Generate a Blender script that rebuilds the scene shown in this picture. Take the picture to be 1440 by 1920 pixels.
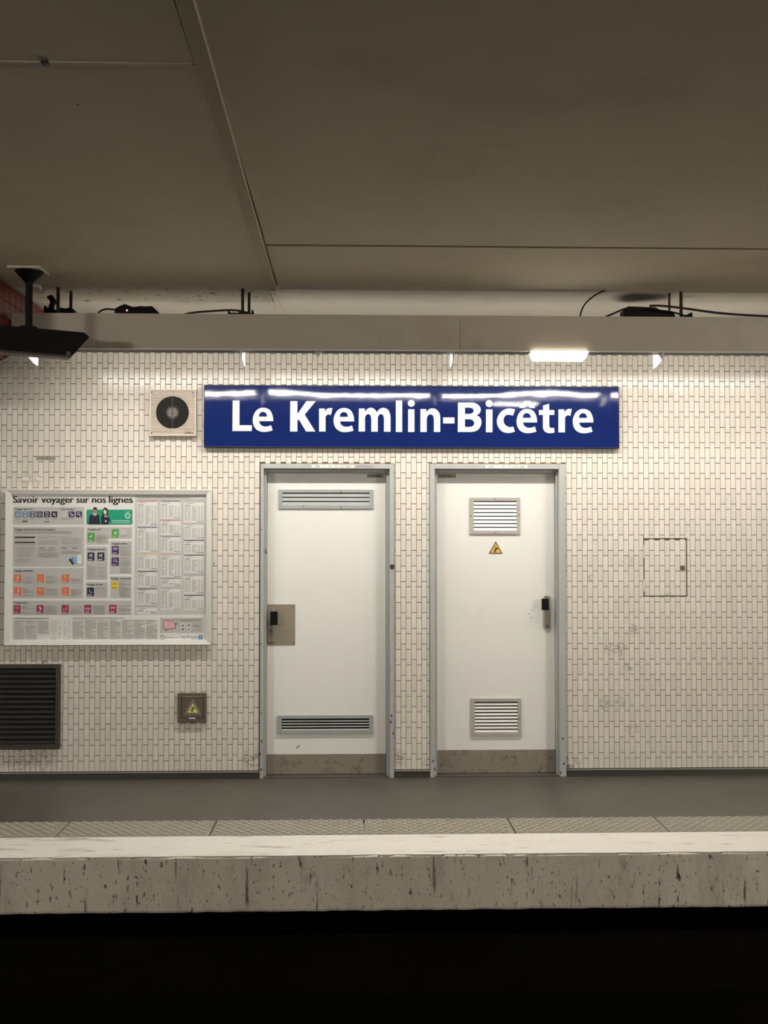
import bpy, bmesh, math, random
from mathutils import Vector, Matrix

random.seed(7)
for o in list(bpy.data.objects):
    bpy.data.objects.remove(o)
SC = bpy.context.scene
COL = SC.collection

# ------------------------------------------------------------------ camera
F, D, VPX, VPY = 1900.0, 6.84, 665.0, 1010.0      # focal length in px of the 1440x1920 frame, distance to wall
S = D / F
H = (1455 - VPY) * S                                # eye height over the platform
phi = math.atan((VPY - 960) / F)
th = math.atan((720 - VPX) / F * math.cos(phi))
FWD = Vector((math.sin(th) * math.cos(phi), math.cos(th) * math.cos(phi), math.sin(phi)))
RGT = Vector((math.cos(th), -math.sin(th), 0))
UPV = RGT.cross(FWD)
EYE = Vector((0, -D, H))
cd = bpy.data.cameras.new('camera')
cam = bpy.data.objects.new('camera', cd)
COL.objects.link(cam)
cam.matrix_world = Matrix(((RGT.x, UPV.x, -FWD.x, EYE.x), (RGT.y, UPV.y, -FWD.y, EYE.y),
                           (RGT.z, UPV.z, -FWD.z, EYE.z), (0, 0, 0, 1)))
cd.sensor_fit = 'VERTICAL'
cd.sensor_height = 24.0
cd.lens = 24.0 * F / 1920.0
cd.clip_start = 0.05
SC.camera = cam

# ------------------------------------------------------------------ world, exposure
w = bpy.data.worlds.new('world')
SC.world = w
w.use_nodes = True
w.node_tree.nodes['Background'].inputs[0].default_value = (0.02, 0.018, 0.015, 1)
w.node_tree.nodes['Background'].inputs[1].default_value = 0.05
vs = SC.view_settings
vs.view_transform = 'Standard'
vs.look = 'None'
vs.gamma = 1.0
vs.use_curve_mapping = False
vs.exposure = 0.12
TUBE_L, NEAR_L, LAMP_L, SIDE_L = 132.0, 300.0, 12.0, 21.0           # radiance: platform tubes, added near fill lamps, bulkhead lamp, added side glow
LENS_TILT = math.radians(-30)
TUBE_RGB = (1.0, 0.974, 0.935)


# ------------------------------------------------------------------ pixel -> place
def ray(px, py):
    return FWD + RGT * ((px - 720) / F) + UPV * ((960 - py) / F)


def onY(px, py, y=0.0):
    d = ray(px, py)
    t = (y - EYE.y) / d.y
    return EYE.x + d.x * t, EYE.z + d.z * t


def onZ(px, py, z=0.0):
    d = ray(px, py)
    t = (z - EYE.z) / d.z
    return EYE.x + d.x * t, EYE.y + d.y * t


def rect(x0, y0, x1, y1, y=0.0):
    """x0, x1, z0, z1 in metres of a pixel rectangle standing in the plane at depth y"""
    ym, xm = (y0 + y1) / 2, (x0 + x1) / 2
    return onY(x0, ym, y)[0], onY(x1, ym, y)[0], onY(xm, y1, y)[1], onY(xm, y0, y)[1]


# ------------------------------------------------------------------ materials
MATS = {}


def lin(c):
    return tuple(((v / 255) / 12.92 if v / 255 <= 0.04045 else ((v / 255 + 0.055) / 1.055) ** 2.4) for v in c)


def mat(name, rgb, rough=0.5, metal=0.0, spec=0.5, var=0.0, vscale=4.0, bump=0.0, bscale=60.0, dark=None, dmask=None,
        stretch=None, coat=0.0, emit=None, estr=0.0):
    """Principled with noise colour variation, bump, and an optional second colour (dirt, wear) in noise-shaped patches."""
    if name in MATS:
        return MATS[name]
    m = bpy.data.materials.new(name)
    m.use_nodes = True
    nt = m.node_tree
    N, L = nt.nodes, nt.links
    p = N['Principled BSDF']
    c = lin(rgb)
    p.inputs['Base Color'].default_value = (*c, 1)
    p.inputs['Roughness'].default_value = rough
    p.inputs['Metallic'].default_value = metal
    p.inputs['Specular IOR Level'].default_value = spec
    p.inputs['Coat Weight'].default_value = coat
    p.inputs['Coat Roughness'].default_value = 0.05
    geo = N.new('ShaderNodeNewGeometry')
    vec = geo.outputs['Position']
    if stretch:
        mp = N.new('ShaderNodeMapping')
        mp.inputs['Scale'].default_value = stretch
        L.new(vec, mp.inputs['Vector'])
        vec = mp.outputs['Vector']
    out = None
    if var > 0:
        nz = N.new('ShaderNodeTexNoise')
        nz.inputs['Scale'].default_value = vscale
        nz.inputs['Detail'].default_value = 4
        L.new(vec, nz.inputs['Vector'])
        mx = N.new('ShaderNodeMix')
        mx.data_type = 'RGBA'
        mx.inputs[6].default_value = (*[v * (1 - var) for v in c], 1)
        mx.inputs[7].default_value = (*[min(1, v * (1 + var)) for v in c], 1)
        L.new(nz.outputs['Fac'], mx.inputs[0])
        out = mx.outputs[2]
    if dark is not None:
        for dm in dmask:
            sc_, lo, hi, amt = dm[:4]
            dvec = vec
            if len(dm) > 4:
                mp2 = N.new('ShaderNodeMapping')
                mp2.inputs['Scale'].default_value = dm[4]
                L.new(geo.outputs['Position'], mp2.inputs['Vector'])
                dvec = mp2.outputs['Vector']
            nz = N.new('ShaderNodeTexNoise')
            nz.inputs['Scale'].default_value = sc_
            nz.inputs['Detail'].default_value = 6
            nz.inputs['Roughness'].default_value = 0.65
            L.new(dvec, nz.inputs['Vector'])
            mr = N.new('ShaderNodeMapRange')
            mr.inputs['From Min'].default_value = lo
            mr.inputs['From Max'].default_value = hi
            mr.inputs['To Max'].default_value = amt
            L.new(nz.outputs['Fac'], mr.inputs['Value'])
            mx = N.new('ShaderNodeMix')
            mx.data_type = 'RGBA'
            if out is None:
                mx.inputs[6].default_value = (*c, 1)
            else:
                L.new(out, mx.inputs[6])
            mx.inputs[7].default_value = (*lin(dark), 1)
            L.new(mr.outputs['Result'], mx.inputs[0])
            out = mx.outputs[2]
    if out is not None:
        L.new(out, p.inputs['Base Color'])
    if bump > 0:
        nz = N.new('ShaderNodeTexNoise')
        nz.inputs['Scale'].default_value = bscale
        nz.inputs['Detail'].default_value = 3
        L.new(vec, nz.inputs['Vector'])
        b = N.new('ShaderNodeBump')
        b.inputs['Strength'].default_value = 1.0
        b.inputs['Distance'].default_value = bump
        L.new(nz.outputs['Fac'], b.inputs['Height'])
        L.new(b.outputs['Normal'], p.inputs['Normal'])
    if emit:
        p.inputs['Emission Color'].default_value = (*emit, 1)
        p.inputs['Emission Strength'].default_value = estr
    MATS[name] = m
    return m


def tile_material(name, rgb, var, rough, smudges=()):
    m = bpy.data.materials.new(name)
    m.use_nodes = True
    nt = m.node_tree
    N, L = nt.nodes, nt.links
    p = N['Principled BSDF']
    p.inputs['Roughness'].default_value = rough
    p.inputs['Specular IOR Level'].default_value = 0.4
    at = N.new('ShaderNodeAttribute')
    at.attribute_name = 'tint'
    c = lin(rgb)
    mx = N.new('ShaderNodeMix')
    mx.data_type = 'RGBA'
    mx.inputs[6].default_value = (c[0] * (1 - var), c[1] * (1 - var), c[2] * (1 - var * 1.2), 1)
    mx.inputs[7].default_value = (c[0] * (1 + var), c[1] * (1 + var * 0.95), c[2] * (1 + var), 1)
    L.new(at.outputs['Fac'], mx.inputs[0])
    out = mx.outputs[2]
    geo = N.new('ShaderNodeNewGeometry')
    fine = N.new('ShaderNodeTexNoise')
    fine.inputs['Scale'].default_value = 38
    fine.inputs['Detail'].default_value = 7
    fine.inputs['Roughness'].default_value = 0.75
    L.new(geo.outputs['Position'], fine.inputs['Vector'])
    for (pos, r, amt, col, lo, hi) in smudges:                # scuffs and scars left on the tiles by removed fittings
        vm = N.new('ShaderNodeVectorMath')
        vm.operation = 'DISTANCE'
        vm.inputs[1].default_value = pos
        L.new(geo.outputs['Position'], vm.inputs[0])
        mr = N.new('ShaderNodeMapRange')
        mr.inputs['From Min'].default_value = r * 0.3
        mr.inputs['From Max'].default_value = r
        mr.inputs['To Min'].default_value = 1
        mr.inputs['To Max'].default_value = 0
        L.new(vm.outputs['Value'], mr.inputs['Value'])
        mr2 = N.new('ShaderNodeMapRange')
        mr2.inputs['From Min'].default_value = lo
        mr2.inputs['From Max'].default_value = hi
        mr2.inputs['To Max'].default_value = amt
        L.new(fine.outputs['Fac'], mr2.inputs['Value'])
        mu = N.new('ShaderNodeMath')
        mu.operation = 'MULTIPLY'
        L.new(mr.outputs[0], mu.inputs[0])
        L.new(mr2.outputs[0], mu.inputs[1])
        m2 = N.new('ShaderNodeMix')
        m2.data_type = 'RGBA'
        L.new(out, m2.inputs[6])
        m2.inputs[7].default_value = (*lin(col), 1)
        L.new(mu.outputs[0], m2.inputs[0])
        out = m2.outputs[2]
    L.new(out, p.inputs['Base Color'])
    nz = N.new('ShaderNodeTexNoise')
    nz.inputs['Scale'].default_value = 75
    nz.inputs['Detail'].default_value = 2
    L.new(geo.outputs['Position'], nz.inputs['Vector'])
    b = N.new('ShaderNodeBump')
    b.inputs['Distance'].default_value = 0.0005
    L.new(nz.outputs['Fac'], b.inputs['Height'])
    L.new(b.outputs['Normal'], p.inputs['Normal'])
    MATS[name] = m
    return m


# ------------------------------------------------------------------ mesh helpers
WL = {}                                                # world origin of each built object


class MB:
    def __init__(s):
        s.v, s.f, s.tint = [], [], []

    def face(s, pts, t=0.5):
        n = len(s.v)
        s.v += [tuple(p) for p in pts]
        s.f.append(tuple(range(n, n + len(pts))))
        s.tint.append(t)

    def box(s, x0, x1, y0, y1, z0, z1, bev=0.0):
        if bev <= 0:
            n = len(s.v)
            s.v += [(x, y, z) for x in (x0, x1) for y in (y0, y1) for z in (z0, z1)]
            for f in ((0, 1, 3, 2), (4, 6, 7, 5), (0, 4, 5, 1), (2, 3, 7, 6), (0, 2, 6, 4), (1, 5, 7, 3)):
                s.f.append(tuple(n + i for i in f))
                s.tint.append(0.5)
            return s
        bm = bmesh.new()
        bmesh.ops.create_cube(bm, size=1)
        for v in bm.verts:
            v.co = ((x0 + x1) / 2 + v.co.x * (x1 - x0), (y0 + y1) / 2 + v.co.y * (y1 - y0), (z0 + z1) / 2 + v.co.z * (z1 - z0))
        bmesh.ops.bevel(bm, geom=bm.edges[:], offset=bev, segments=2, affect='EDGES', profile=0.5)
        return s.add_bm(bm)

    def add_bm(s, bm):
        n = len(s.v)
        bm.verts.index_update()
        s.v += [tuple(v.co) for v in bm.verts]
        for f in bm.faces:
            s.f.append(tuple(n + v.index for v in f.verts))
            s.tint.append(0.5)
        bm.free()
        return s

    def prism(s, pts, y0, y1):
        """polygon of (x, z) extruded from y0 (front) to y1"""
        n, k = len(s.v), len(pts)
        s.v += [(x, y0, z) for x, z in pts] + [(x, y1, z) for x, z in pts]
        s.f.append(tuple(n + i for i in range(k)))
        s.f.append(tuple(n + k + i for i in reversed(range(k))))
        for i in range(k):
            j = (i + 1) % k
            s.f.append((n + i, n + k + i, n + k + j, n + j))
        s.tint += [0.5] * (k + 2)
        return s

    def cyl(s, a, b, r, n=12, r2=None):
        a, b = Vector(a), Vector(b)
        r2 = r if r2 is None else r2
        d = (b - a).normalized()
        u = d.orthogonal().normalized()
        w_ = d.cross(u)
        k = len(s.v)
        for c, rr in ((a, r), (b, r2)):
            for i in range(n):
                t = 2 * math.pi * i / n
                s.v.append(tuple(c + (u * math.cos(t) + w_ * math.sin(t)) * rr))
        for i in range(n):
            j = (i + 1) % n
            s.f.append((k + i, k + j, k + n + j, k + n + i))
        s.f.append(tuple(k + i for i in reversed(range(n))))
        s.f.append(tuple(k + n + i for i in range(n)))
        s.tint += [0.5] * (n + 2)
        return s

    def ring(s, c, r0, r1, y0, y1, n=32):
        """flat ring around the y axis, between radii r0 < r1, from y0 (front) to y1"""
        k = len(s.v)
        for (r, y) in ((r0, y0), (r1, y0), (r1, y1), (r0, y1)):
            for i in range(n):
                t = 2 * math.pi * i / n
                s.v.append((c[0] + r * math.cos(t), y, c[1] + r * math.sin(t)))
        for a in range(4):
            b = (a + 1) % 4
            for i in range(n):
                j = (i + 1) % n
                s.f.append((k + a * n + i, k + a * n + j, k + b * n + j, k + b * n + i))
                s.tint.append(0.5)
        return s

    def tube(s, pts, r, n=8):
        """swept round cable through a list of points (Catmull-Rom smoothed)"""
        P = [Vector(p) for p in pts]
        Q = []
        for i in range(len(P) - 1):
            p0, p1, p2, p3 = P[max(i - 1, 0)], P[i], P[i + 1], P[min(i + 2, len(P) - 1)]
            for q in range(6):
                t = q / 6
                Q.append(0.5 * ((2 * p1) + (p2 - p0) * t + (2 * p0 - 5 * p1 + 4 * p2 - p3) * t * t + (3 * p1 - p0 - 3 * p2 + p3) * t ** 3))
        Q.append(P[-1])
        k = len(s.v)
        u = None
        for i, q in enumerate(Q):
            d = (Q[min(i + 1, len(Q) - 1)] - Q[max(i - 1, 0)]).normalized()
            u = d.orthogonal().normalized() if u is None else (u - d * u.dot(d)).normalized()
            w_ = d.cross(u)
            for a in range(n):
                t = 2 * math.pi * a / n
                s.v.append(tuple(q + (u * math.cos(t) + w_ * math.sin(t)) * r))
        for i in range(len(Q) - 1):
            for a in range(n):
                b = (a + 1) % n
                s.f.append((k + i * n + a, k + i * n + b, k + (i + 1) * n + b, k + (i + 1) * n + a))
                s.tint.append(0.5)
        s.f.append(tuple(k + a for a in reversed(range(n))))
        s.f.append(tuple(k + (len(Q) - 1) * n + a for a in range(n)))
        s.tint += [0.5, 0.5]
        return s

    def build(s, name, material, parent=None, smooth=False, attr=False, fix=True):
        xs, ys, zs = zip(*s.v)
        c = Vector(((min(xs) + max(xs)) / 2, (min(ys) + max(ys)) / 2, (min(zs) + max(zs)) / 2))
        me = bpy.data.meshes.new(name)
        me.from_pydata([(v[0] - c.x, v[1] - c.y, v[2] - c.z) for v in s.v], [], s.f)
        if attr:
            a = me.attributes.new('tint', 'FLOAT', 'FACE')
            a.data.foreach_set('value', s.tint)
        if fix:
            bm = bmesh.new()
            bm.from_mesh(me)
            bmesh.ops.recalc_face_normals(bm, faces=bm.faces[:])
            bm.to_mesh(me)
            bm.free()
        me.materials.append(material)
        if smooth:
            me.polygons.foreach_set('use_smooth', [True] * len(me.polygons))
            me.set_sharp_from_angle(angle=math.radians(40))
        o = bpy.data.objects.new(name, me)
        return place(o, c, parent)


def place(o, c, parent=None):
    COL.objects.link(o)
    c = Vector(c)
    if parent is not None:
        o.parent = parent
        o.location = c - WL[parent]
    else:
        o.location = c
    WL[o] = c
    return o


def tag(o, label, cat=None, group=None, kind=None):
    o['label'] = label
    if cat:
        o['category'] = cat
    if group:
        o['group'] = group
    if kind:
        o['kind'] = kind
    return o


def empty(name, loc):
    o = bpy.data.objects.new(name, None)
    o.empty_display_size = 0.1
    return place(o, loc)


# ------------------------------------------------------------------ lettering (built-in font turned into meshes)
_cap = {}


def raw_text(body, bold=0.0):
    cu = bpy.data.curves.new('lettering', 'FONT')
    cu.body = body
    cu.offset = bold
    cu.resolution_u = 4
    cu.fill_mode = 'FRONT'
    ob = bpy.data.objects.new('lettering', cu)
    COL.objects.link(ob)
    dg = bpy.context.evaluated_depsgraph_get()
    dg.update()
    me = bpy.data.meshes.new_from_object(ob.evaluated_get(dg))
    bpy.data.objects.remove(ob)
    bpy.data.curves.remove(cu)
    return me


def lettering(name, body, x0, x1, zb, cap, y, material, parent, bold=0.0, bend=None, slices=(), thick=0.0):
    """text from x0 to x1 with its baseline at zb and capitals `cap` high, lying in the plane y (or on bend(x, z))"""
    if bold not in _cap:
        h = raw_text('H', bold)
        _cap[bold] = (min(v.co.y for v in h.vertices), max(v.co.y for v in h.vertices))
        bpy.data.meshes.remove(h)
    lo, hi = _cap[bold]
    me = raw_text(body, bold)
    xs = [v.co.x for v in me.vertices]
    a, b = min(xs), max(xs)
    bm = bmesh.new()
    bm.from_mesh(me)
    bpy.data.meshes.remove(me)
    for v in bm.verts:
        v.co = (x0 + (v.co.x - a) / (b - a) * (x1 - x0), y, zb + (v.co.y - lo) / (hi - lo) * cap)
    for z in slices:
        bmesh.ops.bisect_plane(bm, geom=bm.verts[:] + bm.edges[:] + bm.faces[:], plane_co=(0, 0, z), plane_no=(0, 0, 1))
    if bend:
        for v in bm.verts:
            v.co.y = bend(v.co.x, v.co.z)
    m = MB()
    m.add_bm(bm)
    if thick:                                              # heavier strokes: the same outline again, a hair to each side
        nv, nf = list(m.v), list(m.f)
        for k, dx in enumerate((-thick / 2, thick / 2)):
            o_ = len(m.v)
            m.v += [(v[0] + dx, v[1] - 0.00004 * (k + 1), v[2]) for v in nv]
            m.f += [tuple(o_ + q for q in f) for f in nf]
            m.tint += [0.5] * len(nf)
    return m.build(name, material, parent)


# ------------------------------------------------------------------ palette
M_GROUT = mat('grout', (88, 76, 60), 0.9, var=0.15, vscale=9)
smx = []
for (px, py, r, amt, col) in ((1142, 1217, .05, .7, (120, 112, 92)), (1163, 1217, .06, .75, (110, 102, 82)), (1187, 1180, .05, .6, (80, 72, 60)),
                              (1178, 1250, .05, .6, (95, 88, 70)), (1133, 1318, .05, .7, (120, 112, 95)), (1163, 1318, .05, .75, (115, 108, 90)),
                              (1185, 1368, .06, .5, (95, 86, 70)), (1105, 1085, .05, .45, (100, 92, 78)), (1180, 1050, .06, .4, (150, 140, 124)),
                              (1068, 1435, .09, .85, (70, 62, 50)), (474, 1425, .09, .8, (85, 75, 60)), (745, 1420, .07, .8, (80, 72, 60)),
                              (800, 1432, .05, .6, (90, 82, 66)), (60, 1425, .28, .45, (95, 86, 70)), (1250, 1120, .05, .5, (140, 110, 75))):
    x, z = onY(px, py)
    smx.append(((x, 0, z), r, amt, col, 0.47, 0.59))
M_TILE = tile_material('cream_glazed_tile', (221, 213, 199), 0.045, 0.14, smx)
M_REDTILE = tile_material('red_glazed_tile', (100, 18, 16), 0.12, 0.3)
M_PLASTER = mat('wall_plaster', (196, 188, 172), 0.85, var=0.08, vscale=3, bump=0.002, bscale=30)
M_CEIL = mat('ceiling_paint', (200, 188, 166), 0.9, var=0.07, vscale=1.2, dark=(120, 108, 90), dmask=[(0.9, 0.55, 0.8, 0.35)], bump=0.001, bscale=40)
CEIL_Z = H + 1.49
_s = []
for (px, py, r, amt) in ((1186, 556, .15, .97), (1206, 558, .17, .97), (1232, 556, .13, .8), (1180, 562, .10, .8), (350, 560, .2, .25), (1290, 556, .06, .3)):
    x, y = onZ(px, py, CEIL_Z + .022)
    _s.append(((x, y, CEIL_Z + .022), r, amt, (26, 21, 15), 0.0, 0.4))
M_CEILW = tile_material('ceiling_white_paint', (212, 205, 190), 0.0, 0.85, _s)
M_FASCIA = mat('trough_paint', (188, 177, 158), 0.55, var=0.05, vscale=1.5, dark=(130, 112, 96), dmask=[(1.8, 0.55, 0.7, 0.3)])
M_DARKMETAL = mat('dark_trough_metal', (46, 42, 34), 0.6, var=0.1)
M_WHITEMETAL = mat('white_enamelled_metal', (222, 216, 204), 0.45, var=0.03)
M_BLACK = mat('black_plastic', (8, 7, 5), 0.6, spec=0.2, var=0.1, vscale=8)
M_BLACKRUB = mat('black_cable_sheath', (12, 9, 7), 0.6, spec=0.2, var=0.1, vscale=20)
M_BROWNCABLE = mat('brown_cable_sheath', (40, 24, 17), 0.6, var=0.1, vscale=20)
M_ROD = mat('dark_hanger_steel', (24, 20, 16), 0.5, metal=0.3, var=0.1)
M_TUBE = mat('fluorescent_tube_light', (255, 250, 240), 0.4, emit=TUBE_RGB, estr=TUBE_L)
M_NEARFILL = mat('near_fill_light', (255, 250, 240), 0.4, emit=TUBE_RGB, estr=NEAR_L)
M_SIDE = mat('added_side_glow', (255, 250, 240), 0.4, emit=TUBE_RGB, estr=SIDE_L)
M_LAMP = mat('lit_lamp_diffuser', (255, 250, 240), 0.4, emit=(1.0, 0.95, 0.86), estr=LAMP_L)
M_LED = mat('red_indicator_light', (255, 80, 60), 0.4, emit=(1.0, 0.25, 0.2), estr=6)
M_ASPHALT = mat('dark_platform_asphalt', (78, 73, 65), 0.42, var=0.14, vscale=5, dark=(56, 52, 45), dmask=[(2.2, 0.5, 0.7, 0.6)], bump=0.0006, bscale=180)
M_TACT = mat('grey_tactile_slab', (132, 125, 110), 0.75, var=0.12, vscale=14, bump=0.001, bscale=120, dark=(104, 96, 82), dmask=[(6, 0.55, 0.7, 0.5)])
M_STRIPE = mat('worn_white_edge_paint', (208, 202, 190), 0.65, var=0.05, vscale=3, stretch=(0.5, 3.0, 1), bump=0.001, bscale=60,
               dark=(140, 130, 110), dmask=[(3.6, 0.585, 0.65, 0.75), (11, 0.62, 0.67, 0.75), (1.2, .58, .75, .4)])
M_NOSE = mat('stained_edge_concrete', (216, 206, 187), 0.85, var=0.16, vscale=5, bump=0.004, bscale=35, stretch=(1.0, 1.0, 0.4),
             dark=(58, 46, 34), dmask=[(30, 0.62, 0.66, 0.9), (9, 0.60, 0.72, 0.5), (26, 0.62, 0.68, 0.8, (1, 1, 0.08)), (60, 0.60, 0.65, 0.8, (1, 1, 0.6)), (3, 0.5, 0.75, 0.35, (1, 1, .5))])
M_PIT = mat('shade_black_track_bed', (12, 11, 8), 0.95, spec=0.1, var=0.3, vscale=8, bump=0.01, bscale=20)  # darkness of the unlit trench is put into this colour
M_SKIRT = mat('dark_skirting', (60, 58, 50), 0.5, var=0.15, vscale=6)
M_SKIRTTOP = mat('skirting_edge_bead', (128, 124, 112), 0.5)
M_DOOR = mat('white_door_paint', (232, 229, 220), 0.38, var=0.02, vscale=1.5, dark=(196, 190, 178), dmask=[(2.4, 0.62, 0.8, 0.35)], bump=0.0005, bscale=9)
M_FRAME = mat('grey_blue_frame_paint', (174, 175, 168), 0.5, var=0.06, vscale=6, dark=(84, 78, 66), dmask=[(17, 0.68, 0.70, 0.7)])
M_KICK = mat('stained_kick_plate', (138, 128, 113), 0.6, var=0.14, vscale=6, dark=(44, 35, 26), dmask=[(14, 0.56, 0.70, 0.8), (5, 0.53, 0.75, 0.55), (40, .6, .66, .7)])
M_GRILLE1 = mat('grey_grille_paint', (160, 163, 157), 0.5, var=0.06, vscale=9, dark=(50, 46, 40), dmask=[(40, 0.70, 0.72, 0.8)])
M_GRILLE2 = mat('beige_grille_frame', (178, 170, 158), 0.45, var=0.04, vscale=9)
M_SLATW = mat('white_grille_slat', (236, 232, 224), 0.4, var=0.03)
M_VOID = mat('dark_duct_interior', (14, 12, 10), 0.9)
M_STEEL = mat('brushed_lock_plate', (164, 153, 132), 0.42, metal=0.3, var=0.08, vscale=7, stretch=(1, 1, 8))
M_CHROME = mat('polished_chrome', (205, 200, 190), 0.22, metal=0.7, var=0.05)
M_SCREW = mat('dark_screw_head', (70, 62, 52), 0.4, metal=0.5)
M_WORN = mat('worn_nickel_plate', (172, 164, 148), 0.35, metal=0.35, var=0.2, vscale=60, dark=(84, 72, 52), dmask=[(28, .52, .66, .8)])
M_BLUE = mat('blue_enamel', (23, 39, 96), 0.1, spec=0.6, coat=0.4, var=0.03, vscale=2, bump=0.006, bscale=2.6)
M_BLUEEDGE = mat('dark_blue_enamel_edge', (22, 26, 58), 0.3)
M_ENAMEL = mat('white_enamel', (238, 236, 230), 0.25, bump=0.004, bscale=2.6)
M_FAN = mat('cream_fan_plastic', (226, 212, 196), 0.4, var=0.06, vscale=12)
M_FANSLAT = mat('dusty_fan_slat', (206, 192, 174), 0.5, var=0.1, vscale=20, dark=(110, 92, 66), dmask=[(9, 0.55, 0.7, 0.6)])
M_SOOT = mat('sooty_fan_slat', (40, 34, 26), 0.7, var=0.3, vscale=30)
M_HUB = mat('grey_fan_hub', (176, 170, 158), 0.5, var=0.1)
M_POSTFRAME = mat('white_lacquered_frame', (222, 219, 210), 0.3, var=0.02)
M_VENTSLAT = mat('dark_vent_slat', (34, 32, 26), 0.5, var=0.15, vscale=8)
M_VENT = mat('dark_olive_vent_metal', (58, 54, 43), 0.45, var=0.15, vscale=8)
M_HATCH = mat('brown_grey_hatch_plastic', (98, 88, 74), 0.45, var=0.06, vscale=12)
M_YELLOW = mat('pale_warning_yellow', (226, 218, 128), 0.5, var=0.05, vscale=40)
M_AMBER = mat('amber_warning_yellow', (226, 180, 78), 0.5, var=0.06, vscale=40)
M_INK = mat('black_ink', (22, 20, 20), 0.6)
M_PALE = mat('pale_label_tape', (232, 226, 212), 0.5, var=0.03)
M_GREYTAPE = mat('grey_label_tape', (150, 143, 126), 0.5, var=0.05)
M_PURPLE = mat('purple_marker_ink', (150, 90, 150), 0.6)
M_RUST = mat('bare_rusty_metal', (62, 50, 40), 0.7, var=0.2, vscale=60)

# ------------------------------------------------------------------ the setting: tiled back wall
YT = -0.004                                             # face of the tiles
CEIL_Z = H + 1.49
XL, XR = -3.6, 4.1                                      # tiled stretch
TZ0, TZ1 = onY(1200, 1440)[1], 2.95
d1 = rect(488, 870, 739, 1455)
d2 = rect(806, 870, 1060, 1455)
hx = rect(1207, 1010, 1287.5, 1118)
holes = [(d1[0], d1[1], -1, d1[3]), (d2[0], d2[1], -1, d2[3]), hx]


def cut(r, hs):
    out = [r]
    for h in hs:
        nxt = []
        for a in out:
            if h[0] >= a[1] or h[1] <= a[0] or h[2] >= a[3] or h[3] <= a[2]:
                nxt.append(a)
                continue
            x0, x1, z0, z1 = a
            if h[0] > x0:
                nxt.append((x0, h[0], z0, z1))
            if h[1] < x1:
                nxt.append((h[1], x1, z0, z1))
            mx0, mx1 = max(x0, h[0]), min(x1, h[1])
            if h[2] > z0:
                nxt.append((mx0, mx1, z0, h[2]))
            if h[3] < z1:
                nxt.append((mx0, mx1, h[3], z1))
        out = nxt
    return out


g = MB()
for (x0, x1, z0, z1) in cut((XL, XR, -0.05, TZ1), holes):
    g.face([(x0, 0, z0), (x1, 0, z0), (x1, 0, z1), (x0, 0, z1)])
# backs of the openings
for h in holes:
    z0 = max(h[2], -0.05)
    yb = 0.14 if h is not hx else 0.02
    g.face([(h[0], yb, z0), (h[1], yb, z0), (h[1], yb, h[3]), (h[0], yb, h[3])])
    g.face([(h[0], 0, z0), (h[0], yb, z0), (h[0], yb, h[3]), (h[0], 0, h[3])])
    g.face([(h[1], 0, z0), (h[1], 0, h[3]), (h[1], yb, h[3]), (h[1], yb, z0)])
    g.face([(h[0], 0, h[3]), (h[0], yb, h[3]), (h[1], yb, h[3]), (h[1], 0, h[3])])
wall = g.build('wall_back', M_GROUT, fix=False)
tag(wall, 'wall of narrow upright cream tiles with dark joints behind the platform', kind='structure')
g = MB()
g.box(-10, XL, -0.004, 0.15, -0.05, 3.6)
g.box(XR, 10, -0.004, 0.15, -0.05, 3.6)
g.box(XL, XR, -0.006, 0.15, TZ1, 3.6)
g.build('plaster_band', M_PLASTER, wall)

PX, PZ = 0.0352, 0.1050                                  # tile pitch
JX, JZ = 0.0025, 0.0040                                  # joints
x_ref = onY(1064, 1350)[0]


def tile_geo(m, x0, x1, z0, z1, y=YT, seed=None):
    b = 0.0011
    rr = random
    t = rr.random()
    a = rr.uniform(-1, 1) * 0.00022
    c = rr.uniform(-1, 1) * 0.0004
    n = len(m.v)
    m.v += [(x0, y + 0.004, z0), (x1, y + 0.004, z0), (x1, y + 0.004, z1), (x0, y + 0.004, z1)]
    m.v += [(x0, y + 0.001, z0), (x1, y + 0.001, z0), (x1, y + 0.001, z1), (x0, y + 0.001, z1)]
    m.v += [(x0 + b, y - a - c, z0 + b), (x1 - b, y + a - c, z0 + b), (x1 - b, y + a + c, z1 - b), (x0 + b, y - a + c, z1 - b)]
    for k in (0, 4):
        for i in range(4):
            j = (i + 1) % 4
            m.f.append((n + k + i, n + k + j, n + k + 4 + j, n + k + 4 + i))
            m.tint.append(t)
    m.f.append((n + 8, n + 9, n + 10, n + 11))
    m.tint.append(t)


whole, part_tiles = [], []
i0, i1 = math.floor((XL - x_ref) / PX), math.ceil((XR - x_ref) / PX)
for i in range(i0, i1):
    x0, x1 = x_ref + i * PX + JX / 2, x_ref + (i + 1) * PX - JX / 2
    if x0 < XL or x1 > XR:
        continue
    off = 0 if i % 2 == 0 else PZ * 0.66
    k = -1
    while True:
        z0, z1 = TZ0 + k * PZ + off + JZ / 2, TZ0 + (k + 1) * PZ + off - JZ / 2
        k += 1
        if z0 > TZ1:
            break
        zz0, zz1 = max(z0, TZ0 + JZ / 2), min(z1, TZ1)
        if zz1 - zz0 < 0.008:
            continue
        r0 = (x0, x1, zz0, zz1)
        grown = [(h[0] - 0.003, h[1] + 0.003, h[2] - 0.003, h[3] + 0.003) for h in holes]
        pieces = cut(r0, grown)
        if len(pieces) == 1 and pieces[0] == r0 and zz0 == z0 and zz1 == z1:
            whole.append(r0)
        else:
            part_tiles += [p for p in pieces if p[1] - p[0] > 0.005 and p[3] - p[2] > 0.006]
# covered by fittings on the wall: not in view, so never among the single tiles
cover = [rect(383, 724, 1160, 838), rect(280, 730, 368, 818), rect(9, 918, 397, 1210), rect(-60, 1246, 112, 1405), rect(333, 1299, 387, 1355)]


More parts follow.
